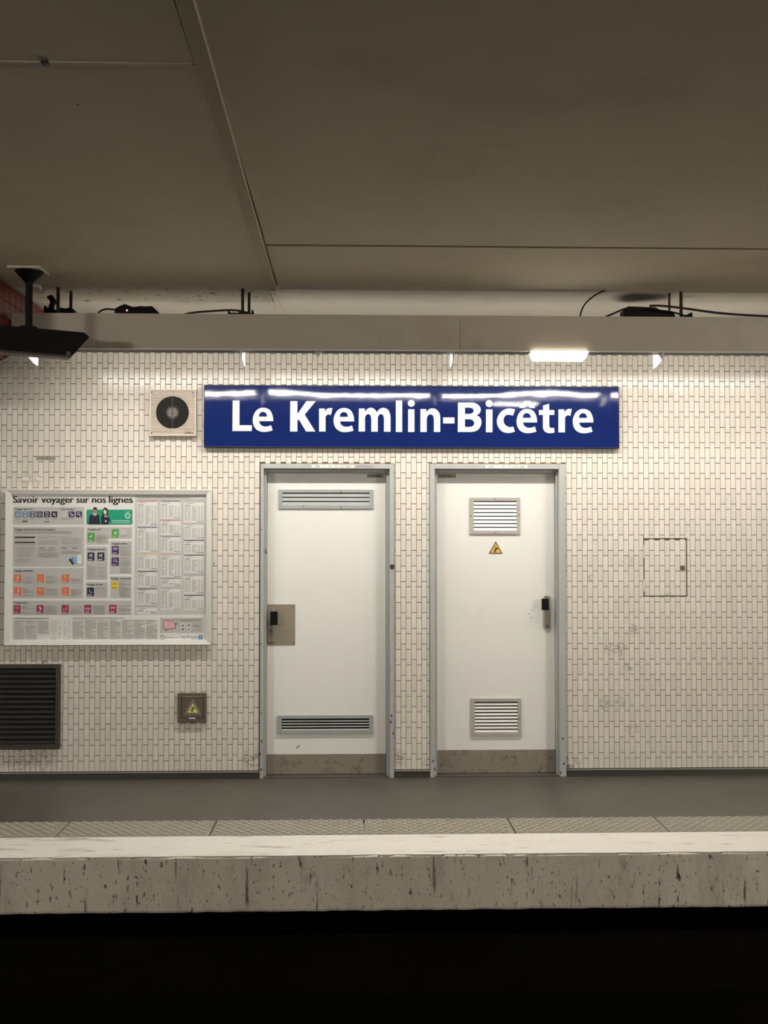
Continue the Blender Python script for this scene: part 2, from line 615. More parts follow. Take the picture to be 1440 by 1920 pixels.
def seen(r):
    cx, cz = (r[0] + r[1]) / 2, (r[2] + r[3]) / 2
    return cz < 2.8 and not any(c[0] < cx < c[1] and c[2] < cz < c[3] for c in cover)


whole.sort(key=lambda r: (not seen(r), abs((r[0] + r[1]) / 2 - 0.15) + 0.6 * abs((r[2] + r[3]) / 2 - 1.9)))
variants = []
wx, wz = PX - JX, PZ - JZ
for k in range(14):
    m = MB()
    tile_geo(m, -wx / 2, wx / 2, -wz / 2, wz / 2, 0)
    me = bpy.data.meshes.new('tile')
    me.from_pydata(m.v, [], m.f)
    a = me.attributes.new('tint', 'FLOAT', 'FACE')
    a.data.foreach_set('value', m.tint)
    me.materials.append(M_TILE)
    variants.append(me)
for r in whole[:300]:
    o = bpy.data.objects.new('tile', random.choice(variants))
    place(o, ((r[0] + r[1]) / 2, YT, (r[2] + r[3]) / 2), wall)
m = MB()
for r in whole[300:] + part_tiles:
    tile_geo(m, *r)
o = m.build('tile_field', M_TILE, wall, attr=True, fix=False)
o['kind'] = 'stuff'

# skirting between the doors
bz = TZ0 - 0.004
for nm, a, b, lab in (('baseboard_left', XL, d1[0] - 0.002, 'dark skirting under the tiles left of the doors'),
                      ('baseboard_middle', d1[1] + 0.002, d2[0] - 0.002, 'short dark skirting between the two white doors'),
                      ('baseboard_right', d2[1] + 0.002, XR, 'dark skirting under the tiles right of the doors')):
    m = MB()
    m.box(a, b, -0.014, 0.0, 0.0, bz - 0.006)
    o = m.build(nm, M_SKIRT)
    tag(o, lab, kind='structure')
    m = MB()
    m.box(a, b, -0.017, 0.0, bz - 0.006, bz, 0.0015)
    m.build('edge_bead', M_SKIRTTOP, o)

# ------------------------------------------------------------------ platform
yTB, yTF, yWE = onZ(720, 1536.5)[1], onZ(720, 1565.5)[1], onZ(720, 1603)[1]
zNB = onY(720, 1707.5, yWE)[1]
m = MB()
m.box(-10, 10, yTB, 0.14, -0.25, 0.0)
floor = m.build('floor', M_ASPHALT)
tag(floor, 'dark grey asphalt platform floor in front of the doors', kind='structure')
m = MB()
m.box(-10, 10, yTF, yTB, -0.25, -0.02)
m.build('slab_bed', M_NOSE, floor)
joints = [onZ(p, 1550)[0] for p in (123, 401, 682.5, 960, 1245)]
sp = (joints[-1] - joints[0]) / 4
xs = [joints[0] - sp * 2, joints[0] - sp] + joints + [joints[-1] + sp, joints[-1] + 2 * sp]
for a, b in zip(xs[:-1], xs[1:]):
    m = MB()
    m.box(a + 0.004, b - 0.004, yTF + 0.002, yTB - 0.002, -0.02, 0.002, 0.002)
    sl = m.build('tactile_slab', M_TACT, floor)
    m = MB()
    rows = 9
    for r in range(rows):
        yy = yTF + 0.025 + (yTB - yTF - 0.05) * r / (rows - 1)
        x = a + 0.03 + (0.028 if r % 2 else 0)
        while x < b - 0.02:
            n = len(m.v)
            for (rad, hh) in ((0.0135, 0.0015), (0.0105, 0.0075)):
                for q in range(8):
                    t = q * math.pi / 4
                    m.v.append((x + rad * math.cos(t), yy + rad * math.sin(t), hh))
            m.v.append((x, yy, 0.009))
            for q in range(8):
                p = (q + 1) % 8
                m.f.append((n + q, n + p, n + 8 + p, n + 8 + q))
                m.f.append((n + 8 + q, n + 8 + p, n + 16))
                m.tint += [0.5, 0.5]
            x += 0.056
    o = m.build('domes', mat('pale_domes', (154, 147, 131), .7, var=.12, vscale=20), sl, smooth=True, fix=False)  # domes a tone paler than their slab
    o['kind'] = 'stuff'

nose = empty('trim_1', (0, yWE, zNB))
tag(nose, 'concrete platform edge with a worn white painted top and streaked face', kind='structure')
# front face with a slightly ragged lower and upper arris
m = MB()
nx = 380
X0, X1 = -10, 10
pts = []
for i in range(nx + 1):
    x = X0 + (X1 - X0) * i / nx
    pts.append((x, random.uniform(-0.0025, 0.0025), random.uniform(-0.003, 0.003)))
n = 0
for (x, jb, jt) in pts:
    m.v += [(x, yTF, zNB + 0.0), (x, yWE + 0.006, zNB + jb), (x, yWE, zNB + 0.012 + jb), (x, yWE, -0.012 + jt), (x, yWE + 0.010, -0.002), (x, yTF, -0.002)]
for i in range(nx):
    for k in range(6):
        l = (k + 1) % 6
        m.f.append((i * 6 + k, i * 6 + l, (i + 1) * 6 + l, (i + 1) * 6 + k))
        m.tint.append(0.5)
m.build('concrete_edge', M_NOSE, nose)
m = MB()
for i in range(nx):
    (xa, _, ja), (xb, _, jb) = pts[i], pts[i + 1]
    ea, eb = yWE + 0.006 + ja * 1.6, yWE + 0.006 + jb * 1.6
    m.face([(xa, ea, 0.0), (xb, eb, 0.0), (xb, yTF, 0.0015), (xa, yTF, 0.0015)])
    m.face([(xa, ea, -0.004), (xb, eb, -0.004), (xb, eb, 0.0), (xa, ea, 0.0)])
m.build('white_edge_paint', M_STRIPE, nose, fix=False)

# track trench, deep under the overhanging edge
PIT_Z = -1.15
NEAR_E, NEAR_W = -6.45, -8.45
m = MB()
m.box(-10, 10, NEAR_E, -0.55, PIT_Z - 0.1, PIT_Z)
m.box(-10, 10, -0.65, -0.55, PIT_Z, -0.25)
tag(m.build('floor_track', M_PIT), 'black unlit track trench below the platform edge', kind='structure')

# near platform on which the photographer stands, with its wall (closes the place behind the camera)
m = MB()
m.box(-10, 10, NEAR_W, NEAR_E, -0.3, 0.0)
m.box(-10, 10, NEAR_W, NEAR_E - 0.7, PIT_Z, -0.3)
tag(m.build('floor_near', M_ASPHALT), 'near platform floor under the viewpoint, out of the picture', kind='structure')
m = MB()
m.box(-10, 10, NEAR_W - 0.1, NEAR_W, -0.3, 3.6)
tag(m.build('wall_front', mat('near_wall_paint', (96, 88, 76), .8, var=.1)), 'dark wall of the near platform, out of the picture', kind='structure')  # wall tone darkened to cut light bounced onto the ceiling

# ------------------------------------------------------------------ ceiling
yLIP = onZ(900, 546, CEIL_Z)[1]
yJR = onZ(1000, 464, CEIL_Z)[1]
yJL = onZ(180, 118, CEIL_Z)[1]
xS0, _ = onZ(347, 0, CEIL_Z)
xS1, _ = onZ(509, 540, CEIL_Z)
xS = (xS0 + xS1) / 2
CX0, CX1 = -10, 10
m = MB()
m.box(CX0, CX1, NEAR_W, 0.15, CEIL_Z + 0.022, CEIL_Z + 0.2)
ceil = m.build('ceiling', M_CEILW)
tag(ceil, 'dim beige ceiling of large flat boards above the tracks', kind='structure')
G = 0.017
for (a, b, c, e) in ((CX0, xS - 0.02, yJL + .004, yLIP), (CX0, xS - 0.02, NEAR_W, yJL - .004), (xS + 0.034, CX1, yJR + G, yLIP), (xS + 0.034, CX1, NEAR_W, yJR - G)):
    m = MB()
    m.box(a, b, c, e, CEIL_Z, CEIL_Z + 0.022, 0.002)
    m.build('ceiling_board', M_CEIL, ceil)
m = MB()                                                  # long cover strip over the joint between the boards
hw = 0.0285
prof = [(-hw, 0.0), (-hw + 0.004, -0.010), (hw - 0.004, -0.010), (hw, 0.0)]
ys = [NEAR_W, yLIP - 0.01]
xs_ = [xS0 + (xS0 - xS1) / (0.001 + 3.2) * 5.0 * 0, xS1]
x_near = xS0 + (xS0 - xS1) * ((onZ(347, 0, CEIL_Z)[1] - NEAR_W) / (yLIP - onZ(347, 0, CEIL_Z)[1]))
n = len(m.v)
for (xx, yy) in ((x_near, NEAR_W), (xS1, yLIP - 0.01)):
    m.v += [(xx + p, yy, CEIL_Z + q) for p, q in prof] + [(xx + hw, yy, CEIL_Z + 0.02), (xx - hw, yy, CEIL_Z + 0.02)]
for k in range(6):
    l = (k + 1) % 6
    m.f.append((k, l, 6 + l, 6 + k))
m.f += [tuple(range(6)), tuple(range(6, 12))]
m.tint += [0.5] * 8
m.build('cover_strip', mat('dingy_strip_paint', (176, 163, 141), .85, var=.1, vscale=3), ceil)
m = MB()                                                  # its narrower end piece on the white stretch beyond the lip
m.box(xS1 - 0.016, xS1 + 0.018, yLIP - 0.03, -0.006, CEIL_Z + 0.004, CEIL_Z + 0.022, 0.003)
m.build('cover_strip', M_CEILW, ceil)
m = MB()                                                  # bead covering the left cross joint, with its clip
m.box(CX0, xS - hw, yJL - 0.008, yJL + 0.010, CEIL_Z - 0.003, CEIL_Z + 0.002, 0.002)
bead = m.build('joint_bead', M_CEIL, ceil)
cx, cy = onZ(85, 117, CEIL_Z - 0.006)
m = MB()
m.box(cx - 0.013, cx + 0.013, cy - 0.013, cy + 0.013, CEIL_Z - 0.014, CEIL_Z - 0.005, 0.003)
m.build('clip', M_SCREW, bead)
cx, cy = onZ(145.5, 196, CEIL_Z)
m = MB()
m.cyl((cx, cy, CEIL_Z + 0.001), (cx, cy, CEIL_Z - 0.0015), 0.004, 10)
m.build('drill_hole', M_INK, ceil)
m = MB()                                                  # lower, flaking board along the left half of the white stretch
m.box(-2.0, xS1 - 0.02, yLIP + 0.002, onZ(300, 566, CEIL_Z + 0.006)[1], CEIL_Z + 0.006, CEIL_Z + 0.022, 0.002)
m.build('flaking_board', mat('flaking_white_paint', (196, 188, 170), 0.9, var=0.1, vscale=5, dark=(44, 38, 28),
                             dmask=[(17, 0.60, 0.64, 0.8), (6, 0.60, 0.70, 0.6)]), ceil)
# ------------------------------------------------------------------ red tiled block at the left, with its sloping underside
RX = -2.03
ry0, ry1 = -1.25, -0.006


def under(y):
    d = y + D
    return H + 1.001 + (d - 5.80) * 0.347


m = MB()
n = 0
pr = [(ry0, under(ry0)), (ry1, under(ry1)), (ry1, CEIL_Z - 0.001), (ry0, CEIL_Z - 0.001)]
m.v += [(RX - 0.006, y, z) for y, z in pr] + [(RX - 1.6, y, z) for y, z in pr]
m.f += [(0, 1, 2, 3), (7, 6, 5, 4), (0, 4, 5, 1), (1, 5, 6, 2), (2, 6, 7, 3), (3, 7, 4, 0)]
m.tint += [0.5] * 6
redw = m.build('wall_left', mat('dark_red_grout', (70, 18, 16), 0.8, var=0.1))
tag(redw, 'dark red tiled block with sloping underside beside the light trough', kind='structure')
tp = 0.1
k = 0
y = ry0
while y < ry1 - 0.02:
    z = CEIL_Z - 0.004 - tp
    while z + tp > under(y + tp) + 0.004:
        zz = max(z, under(y + tp) + 0.002)
        m = MB()
        y1 = min(y + tp, ry1)
        m.v += [(RX - 0.006, y + .0015, zz + .0015), (RX - 0.006, y1 - .0015, zz + .0015), (RX - 0.006, y1 - .0015, z + tp - .0015), (RX - 0.006, y + .0015, z + tp - .0015)]
        m.v += [(RX, y + .0025, zz + .0025), (RX, y1 - .0025, zz + .0025), (RX, y1 - .0025, z + tp - .0025), (RX, y + .0025, z + tp - .0025)]
        for i in range(4):
            j = (i + 1) % 4
            m.f.append((i, j, 4 + j, 4 + i))
        m.f.append((4, 5, 6, 7))
        tt = random.random()
        m.tint += [tt] * 5
        m.build('red_tile', M_REDTILE, redw, attr=True)
        z -= tp
    y += tp

# ------------------------------------------------------------------ light trough hanging in front of the wall
yF = 5.98 - D
zF0, zF1 = onY(720, 657.5, yF)[1], onY(720, 590.5, yF)[1]
yB = yF + 0.105
yTU, zTU = 6.15 - D, H + 1.172
xSeam = onY(862, 625, yF)[0]
tr = empty('light_trough', (0.9, yF, zF0))
tag(tr, 'long beige light trough hung from the ceiling above the blue sign', 'light trough')
XT0, XT1 = RX + 0.012, 4.6
for a, b in ((XT0, xSeam - 0.001), (xSeam + 0.001, XT1)):
    m = MB()
    m.box(a, b, yF, yF + 0.012, zF0 + 0.004, zF1, 0.002)
    m.build('fascia_panel', M_FASCIA, tr)
m = MB()
m.box(XT0, XT1, yF - 0.004, yF + 0.014, zF0, zF0 + 0.006, 0.0015)
m.build('bottom_lip', M_WHITEMETAL, tr)
m = MB()
m.box(XT0, XT1, yF + 0.014, yB, zF0 + 0.001, zF0 + 0.007)
m.box(XT0, XT1, yB - 0.006, yB, zF0 + 0.007, zF0 + 0.16)
m.build('underside', M_DARKMETAL, tr)
m = MB()
m.box(XT0, XT1, yB, yTU + 0.055, zF0 + 0.15, zF0 + 0.162)
m.build('shading_hood', M_WHITEMETAL, tr)  # unseen hood added to block the tubes' direct upward light
plates = [-1.93, -0.675, 0.59, 1.85, 3.1, 4.36]
for x in plates:
    m = MB()
    yp0, yp1 = yF + 0.02, yTU + 0.05
    zb = H + 1.052
    m.v += [(x - 0.003, yp0, zF0 + 0.001), (x - 0.003, yp1, zF0 + 0.14), (x - 0.003, yp1, zb), (x - 0.003, yp1 - 0.07, zb), (x - 0.003, yp0 + 0.01, zb + 0.022)]
    m.v += [(p[0] + 0.006, p[1], p[2]) for p in m.v]
    m.f += [(0, 1, 2, 3, 4), (9, 8, 7, 6, 5)] + [(i, (i + 1) % 5, 5 + (i + 1) % 5, 5 + i) for i in range(5)]
    m.tint += [0.5] * 7
    m.build('end_plate', M_WHITEMETAL, tr)
for a, b in zip(plates[:-2], plates[1:-1]):               # fluorescent fittings: white body, flat stand-in lens tilted from the wall to even its light
    ct, st = math.cos(LENS_TILT), math.sin(LENS_TILT)

    def lp_(u, v):
        return (yTU + u * ct + v * st, zTU + u * st - v * ct)
    m = MB()
    q = [lp_(-.030, -.040), lp_(.030, -.040), lp_(.034, .001), (lp_(-.034, .001))]
    m.v += [(x, y, z) for x in (a + .03, b - .03) for y, z in q]
    m.f += [(0, 1, 2, 3), (7, 6, 5, 4)] + [(k, (k + 1) % 4, 4 + (k + 1) % 4, 4 + k) for k in range(4)]
    m.tint += [.5] * 6
    fit = m.build('tube_fitting', M_WHITEMETAL, tr)
    m = MB()
    q = [lp_(-.025, .002), lp_(-.019, .008), lp_(.019, .008), lp_(.025, .002)]
    m.v += [(x, y, z) for x in (a + .05, b - .05) for y, z in q]
    m.f += [(0, 1, 2, 3), (7, 6, 5, 4)] + [(k, (k + 1) % 4, 4 + (k + 1) % 4, 4 + k) for k in range(4)]
    m.tint += [.5] * 6
    m.build('tube_lens', M_TUBE, fit)
    m = MB()
    q = [lp_(.0305, -.038), lp_(.033, -.038), lp_(.036, -.002), lp_(.0335, -.002)]
    m.v += [(x, y, z) for x in (a + .05, b - .05) for y, z in q]
    m.f += [(0, 1, 2, 3), (7, 6, 5, 4)] + [(k, (k + 1) % 4, 4 + (k + 1) % 4, 4 + k) for k in range(4)]
    m.tint += [.5] * 6
    m.build('side_fill_glow', M_SIDE, fit)  # glow added to brighten the upper wall and ceiling edge
for (px, dy, r) in ((109, .05, .010), (133, .16, .009), (455, .05, .009), (467, .17, .009), (1277, .05, .010), (1255, .17, .007)):
    x = onY(px, 565, yF + dy)[0]
    m = MB()
    m.cyl((x, yF + dy, zF1 - 0.02), (x, yF + dy, CEIL_Z + 0.022), r, 10)
    m.box(x - 0.025, x + 0.025, yF + dy - 0.02, yF + dy + 0.02, zF1 - 0.03, zF1 - 0.006)
    m.build('hanger_rod', M_ROD, tr)
m = MB()                                                  # top channel of the trough carrying the cables
m.box(XT0, XT1, yF + 0.012, yF + 0.20, zF1 - 0.036, zF1 - 0.028)
m.build('cable_tray', M_DARKMETAL, tr)
m = MB()                                                  # torn flap of foil hanging from the lip
fx, fz = onY(600, 659, yF + 0.03)
m.prism([(fx - 0.034, fz), (fx + 0.028, fz), (fx + 0.002, fz - 0.012), (fx - 0.012, fz - 0.036)], yF + 0.03, yF + 0.033)
m.build('torn_flap', M_FASCIA, tr)
a = rect(198, 652, 222, 654.5, yF - 0.001)
m = MB()
m.box(a[0], a[1], yF - 0.003, yF, a[2], a[3])
m.build('seam_clip', M_WHITEMETAL, tr)

# unseen fill lamps added over the near platform, set far to the sides
yN = NEAR_W + 0.75
t2 = empty('light_trough', (0, yN, zF0))
tag(t2, 'unseen fill lamps added over the near platform behind the viewpoint', 'light trough')
m = MB()
m.box(-10, 10, yN - 0.16, yN + 0.16, zF0 + 0.11, zF0 + 0.122)
m.build('shading_hood', M_WHITEMETAL, t2)  # unseen hood added to keep the fill lamps off the ceiling
for a in (-7.0, 6.9, 8.15):
    m = MB()
    m.cyl((a + 0.05, yN, zTU - .02), (a + 1.21, yN, zTU - .02), 0.06, 20)
    m.build('tube', M_NEARFILL, t2, smooth=True)
for x in (-9.0, -4.5, -1.5, 1.5, 4.5, 9.0):
    m = MB()
    m.cyl((x, yN + 0.1, zF0 + 0.118), (x, yN + 0.1, CEIL_Z + 0.01), 0.009, 10)
    m.build('hanger_rod', M_ROD, t2)

# small bulkhead lamp under the trough
a = rect(995, 658.3, 1103, 674, yF - 0.006)
lm = empty('bulkhead_lamp', ((a[0] + a[1]) / 2, yF + 0.03, a[3]))
tag(lm, 'small lit white lamp under the trough above the sign', 'lamp')
m = MB()
m.prism([(a[0] + .004, a[3]), (a[0] + .012, a[2] + .012), (a[0] + .026, a[2]), (a[1] - .026, a[2]), (a[1] - .012, a[2] + .012), (a[1] - .004, a[3])], yF - 0.012, yF + 0.06)
m.build('diffuser', M_LAMP, lm)
for (u, v) in ((a[0] - 0.006, a[0] + 0.014), (a[1] - 0.014, a[1] + 0.006)):
    m = MB()
    m.box(u, v, yF - 0.006, yF + 0.064, a[3] - 0.014, a[3] - 0.0005, 0.003)
    m.build('end_cap', M_WHITEMETAL, lm)

# ------------------------------------------------------------------ cables and boxes lying on the trough
yK = yF + 0.06


def K(px, py, dy=0.06):
    x, z = onY(px, py, yF + dy)
    return (x, yF + dy, z)


def cable(pts, r, lab, material=M_BLACKRUB, n=8):
    m = MB()
    m.tube(pts, r, n)
    return tag(m.build('cable', material, smooth=True), lab, 'cable', 'cables on the light trough')


def Kp(pts, dy=0.06):
    return [onY(px, py, yF + dy) for px, py in pts]


bxo = empty('cable_box', K(255, 592))
tag(bxo, 'black cable box with a red indicator light on the trough', 'box', 'cable boxes on the light trough')
m = MB()
m.prism(Kp([(216, 593), (217, 580), (226, 575), (235, 571.5), (250, 576.5), (252, 593)]), yF + 0.04, yF + 0.13)
m.build('gable_housing', M_BLACK, bxo)
m = MB()
m.prism(Kp([(250, 593), (250, 576.5), (263, 575.2), (266, 574.5), (270, 575.5), (286, 575), (299, 587), (300, 593)]), yF + 0.045, yF + 0.13)
m.build('housing', M_BLACK, bxo)
x, z = onY(238, 582, yF + 0.038)
m = MB()
m.cyl((x, yF + 0.042, z), (x, yF + 0.036, z), 0.0042, 10)
m.build('indicator_light', M_LED, bxo)
cable([K(180, 593), K(188, 583.5), K(200, 579.5), K(217, 581)], 0.0055, 'short bent black cable entering the box with red light')
cable([K(336, 592), K(360, 586.5), K(395, 583.5), K(428, 581.5), K(450, 583), K(468, 588)], 0.0062, 'brown cable running up to the hanger rods above the fan', M_BROWNCABLE)
m = MB()
m.prism(Kp([(426, 593), (426, 579), (429, 579), (430, 584), (446, 584.5), (448, 581), (462, 582), (470, 585.5), (471, 579), (473.5, 579), (477, 593)]), yF + 0.09, yF + 0.11)
tag(m.build('cable_clamp', M_BLACK), 'black cable clamp between the trough and the hanger rods above the fan', 'clamp', 'cable clamps on the light trough')
cable([K(1087.5, 598, .03), K(1090, 584, .03), K(1097, 570, .03), K(1112, 556, .03), K(1126, 548, .03), (onZ(1134, 545, CEIL_Z)[0], onZ(1134, 545, CEIL_Z)[1] - 0.004, CEIL_Z - 0.001)], 0.0045,
      'thin black cable looping from trough to ceiling above the lamp')
m = MB()
m.prism(Kp([(1168, 596), (1169, 581), (1177, 575), (1228, 577), (1240, 583), (1262, 586), (1266, 596)]), yF + 0.05, yF + 0.14)
tag(m.build('cable_box', M_BLACK), 'black cable box under the soot stain right of the lamp', 'box', 'cable boxes on the light trough')
cable([K(1135, 594), K(1150, 588), K(1165, 581.5), K(1178, 577)], 0.006, 'short brown cable rising to the box under the soot stain', M_BROWNCABLE)
cable([K(1218, 573.5, .045), K(1240, 573.5, .045), K(1270, 576.5, .045), K(1300, 580.5, .045), K(1340, 586, .045), K(1385, 590, .045), K(1450, 593.5, .045)], 0.0072,
      'long brown cable trailing right along the trough', M_BROWNCABLE)
cable([K(1215, 580, .035), K(1245, 583, .035), K(1268, 587, .035), K(1290, 594, .035)], 0.0055, 'thick black cable drooping beside the right hanger rods')
m = MB()
m.prism(Kp([(1283, 593), (1290, 588), (1301, 583), (1302, 593)]), yF + 0.09, yF + 0.11)
tag(m.build('cable_clamp', M_BLACK), 'black cable clamp right of the right hanger rods', 'clamp', 'cable clamps on the light trough')
m = MB()
m.prism(Kp([(83, 592), (83, 576), (85.5, 573), (88, 578), (91, 578), (95, 566), (88, 558), (92, 555), (97, 553), (104, 562), (103.5, 568), (100.5, 570), (99, 580), (104, 581), (112, 583), (114, 592)], .1), yF + 0.09, yF + 0.13)
tag(m.build('cable_bracket', M_BLACK), 'black hooked bracket on the trough beside the red block', 'bracket')
m = MB()
m.prism(Kp([(104, 592), (118, 580.5), (128, 582), (136, 579), (143, 584), (144, 592)], .17), yF + 0.12, yF + 0.19)
tag(m.build('cable_box', M_BLACK), 'low dark box on the trough between the leftmost hanger rods', 'box', 'cable boxes on the light trough')
c0, c1 = onZ(66, 533, CEIL_Z), onZ(92, 556, CEIL_Z)
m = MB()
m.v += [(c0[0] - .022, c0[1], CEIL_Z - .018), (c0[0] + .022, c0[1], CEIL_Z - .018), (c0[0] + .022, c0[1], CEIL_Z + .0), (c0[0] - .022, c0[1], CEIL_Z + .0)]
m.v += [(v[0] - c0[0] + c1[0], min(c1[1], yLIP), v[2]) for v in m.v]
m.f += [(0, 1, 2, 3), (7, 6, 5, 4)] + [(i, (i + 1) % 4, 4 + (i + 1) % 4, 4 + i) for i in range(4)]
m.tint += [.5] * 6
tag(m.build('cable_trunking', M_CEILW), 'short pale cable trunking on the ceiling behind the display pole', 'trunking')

# ------------------------------------------------------------------ hanging display at the upper left
fx, fy = onZ(55, 505, CEIL_Z)
hd = empty('hanging_display', (fx, fy, CEIL_Z - 0.5))
tag(hd, 'black display housing hanging on a pole from the ceiling', 'display')
m = MB()
m.box(fx - 0.095, fx + 0.085, fy - 0.085, fy + 0.085, CEIL_Z - 0.014, CEIL_Z, 0.003)
m.build('ceiling_plate', M_CEIL, hd)
m = MB()
m.cyl((fx, fy, CEIL_Z - 0.014), (fx, fy, CEIL_Z - 0.075), 0.078, 20, 0.022)
m.build('mounting_cone', M_BLACK, hd)
depth = fy + D
zt = H + (VPY - 619) * depth / F
zb = H + (VPY - 667) * depth / F
m = MB()
m.cyl((fx, fy, CEIL_Z - 0.07), (fx, fy, zt - 0.005), 0.019, 16)
m.build('pole', M_BLACK, hd, smooth=True)
m = MB()
m.box(fx - 0.042, fx + 0.042, fy - 0.03, fy + 0.03, zt - 0.005, zt + 0.014, 0.006)
m.build('pole_socket', M_BLACK, hd)
ang = math.radians(25)
ax = Vector((math.cos(ang), math.sin(ang), 0))
ay = Vector((-math.sin(ang), math.cos(ang), 0))


def hp(u, v, z):
    p = Vector((fx, fy, 0)) + ax * u + ay * v
    return (p.x, p.y, z)


Lh, Tb = 0.32, 0.045
m = MB()
prof = [(-Lh + 0.03, zt), (Lh - 0.03, zt), (Lh, zt - 0.024), (Lh - 0.095, zb + 0.004), (-Lh + 0.095, zb + 0.004), (-Lh, zt - 0.024)]
m.v += [hp(u, -Tb, z) for u, z in prof] + [hp(u, Tb, z) for u, z in prof]
m.f += [tuple(range(6)), tuple(reversed(range(6, 12)))] + [(i, (i + 1) % 6, 6 + (i + 1) % 6, 6 + i) for i in range(6)]
m.tint += [.5] * 8
m.build('housing', M_BLACK, hd)
m = MB()
prof = [(-Lh + 0.095, zb + 0.006), (Lh - 0.095, zb + 0.006), (Lh - 0.100, zb - 0.006), (-Lh + 0.100, zb - 0.006)]
m.v += [hp(u, -Tb - 0.003, z) for u, z in prof] + [hp(u, Tb, z) for u, z in prof]
m.f += [tuple(range(4)), tuple(reversed(range(4, 8)))] + [(i, (i + 1) % 4, 4 + (i + 1) % 4, 4 + i) for i in range(4)]
m.tint += [.5] * 6
m.build('bottom_rim', mat('dark_grey_rim', (66, 58, 48), 0.5), hd)
m = MB()
m.cyl(hp(Lh - 0.115, -Tb + 0.002, zb + 0.016), hp(Lh - 0.115, -Tb - 0.007, zb + 0.016), 0.013, 16)
m.build('screw', mat('grey_screw_cap', (88, 80, 68), 0.4), hd)


# ------------------------------------------------------------------ doors
def louvre(name, px, inner, n, parent, y, fm, sm, ang, frac, screws=()):
    """grille standing on a door leaf: frame, dark back, n tilted blades"""
    o = rect(*px, y)
    i = rect(*inner, y)
    m = MB()
    t = 0.010
    m.box(o[0], o[1], y - t, y, i[3], o[3], 0.0015)
    m.box(o[0], o[1], y - t, y, o[2], i[2], 0.0015)
    m.box(o[0], i[0], y - t, y, i[2] - .001, i[3] + .001, 0.0015)
    m.box(i[1], o[1], y - t, y, i[2] - .001, i[3] + .001, 0.0015)
    gr = m.build(name, fm, parent)
    m = MB()
    m.box(i[0], i[1], y - 0.0012, y - 0.0002, i[2], i[3])
    m.build('duct_opening', M_VOID, gr)
    pit = (i[3] - i[2]) / n
    for k in range(n):
        zc = i[3] - pit * (k + 0.5 + (1 - frac) / 2)
        hgt = pit * frac
        sh = math.tan(ang) * hgt
        m = MB()
        m.v += [(x, yy, zz) for x in (i[0], i[1]) for yy, zz in ((y - 0.0085, zc - hgt / 2), (y - 0.0085 + min(sh, 0.006), zc + hgt / 2), (y - 0.0070 + min(sh, 0.006), zc + hgt / 2), (y - 0.0070, zc - hgt / 2))]
        m.f += [(0, 1, 2, 3), (7, 6, 5, 4)] + [(a, (a + 1) % 4, 4 + (a + 1) % 4, 4 + a) for a in range(4)]
        m.tint += [.5] * 6
        m.build('slat', sm, gr)
    for (sx, sy) in screws:
        x, z = onY(sx, sy, y - t)
        m = MB()
        m.cyl((x, y - t + .001, z), (x, y - t - .001, z), 0.0042, 8)
        m.build('screw', M_SCREW, gr)
    return gr


def make_door(name, label, o, inL, inR, stL, stR, kick_y, bot_y):
    """o: outer rect in metres; outer opening inL..inR and stop opening stL..stR in px"""
    YL = 0.078
    e = empty(name, ((o[0] + o[1]) / 2, 0, 0))
    tag(e, label, kind='structure')
    yo = -0.014
    oL, oR = onY(inL, 1160, yo)[0], onY(inR, 1160, yo)[0]
    oT = onY(720, 879, yo)[1]
    sL, sR = onY(stL, 1160, 0.03)[0], onY(stR, 1160, 0.03)[0]
    sT = onY(720, 886, 0.03)[1]
    for (a, b, nm) in ((o[0], oL, 'frame_post'), (oR, o[1], 'frame_post')):
        m = MB()
        m.box(a, b, yo, 0.10, 0.0, o[3], 0.003)
        m.build(nm, M_FRAME, e)
    for (a, b) in ((oL, sL), (sR, oR)):
        m = MB()
        m.box(a, b, 0.03, 0.10, 0.0, oT, 0.002)
        m.build('door_stop', M_FRAME, e)
    m = MB()
    m.box(oL, oR, yo, 0.10, oT, o[3], 0.003)
    lint = m.build('lintel', M_FRAME, e)
    m = MB()
    m.box(sL, sR, 0.03, 0.10, sT, oT, 0.002)
    m.build('door_stop', M_FRAME, e)
    m = MB()
    zk, zb_ = onY(720, kick_y, YL)[1], 0.008
    m.box(sL + .002, sR - .002, YL, YL + 0.04, zb_, sT + 0.01, 0.002)
    leaf = m.build('door_leaf', M_DOOR, e)
    m = MB()
    m.box(sL + .003, sR - .003, YL - 0.003, YL, zb_ + .002, zk, 0.001)
    m.build('kick_plate', M_KICK, e)
    m = MB()
    m.box(sL - 0.01, sR + 0.01, 0.0, 0.10, -0.001, 0.006, 0.002)
    m.build('threshold', M_ASPHALT, e)
    return e, lint, leaf, YL


def tape(px, parent, y, material, name='label_strip'):
    r = rect(*px, y)
    m = MB()
    m.box(r[0], r[1], y - 0.0012, y + 0.0, r[2], r[3])
    return m.build(name, material, parent)


def words(body, px, parent, y, material=M_INK, bold=0.0):
    """px: x0, baseline y, x1, cap top y"""
    x0, x1, zb, zt_ = rect(px[0], px[3], px[2], px[1], y)
    return lettering('lettering', body, x0, x1, zb, zt_ - zb, y, material, parent, bold)


def chip(pts, parent, y, material=M_RUST, t=0.0015):
    m = MB()
    m.prism([onY(px, py, y) for px, py in pts], y - t, y + 0.0005)
    return m.build('chipped_paint', material, parent)


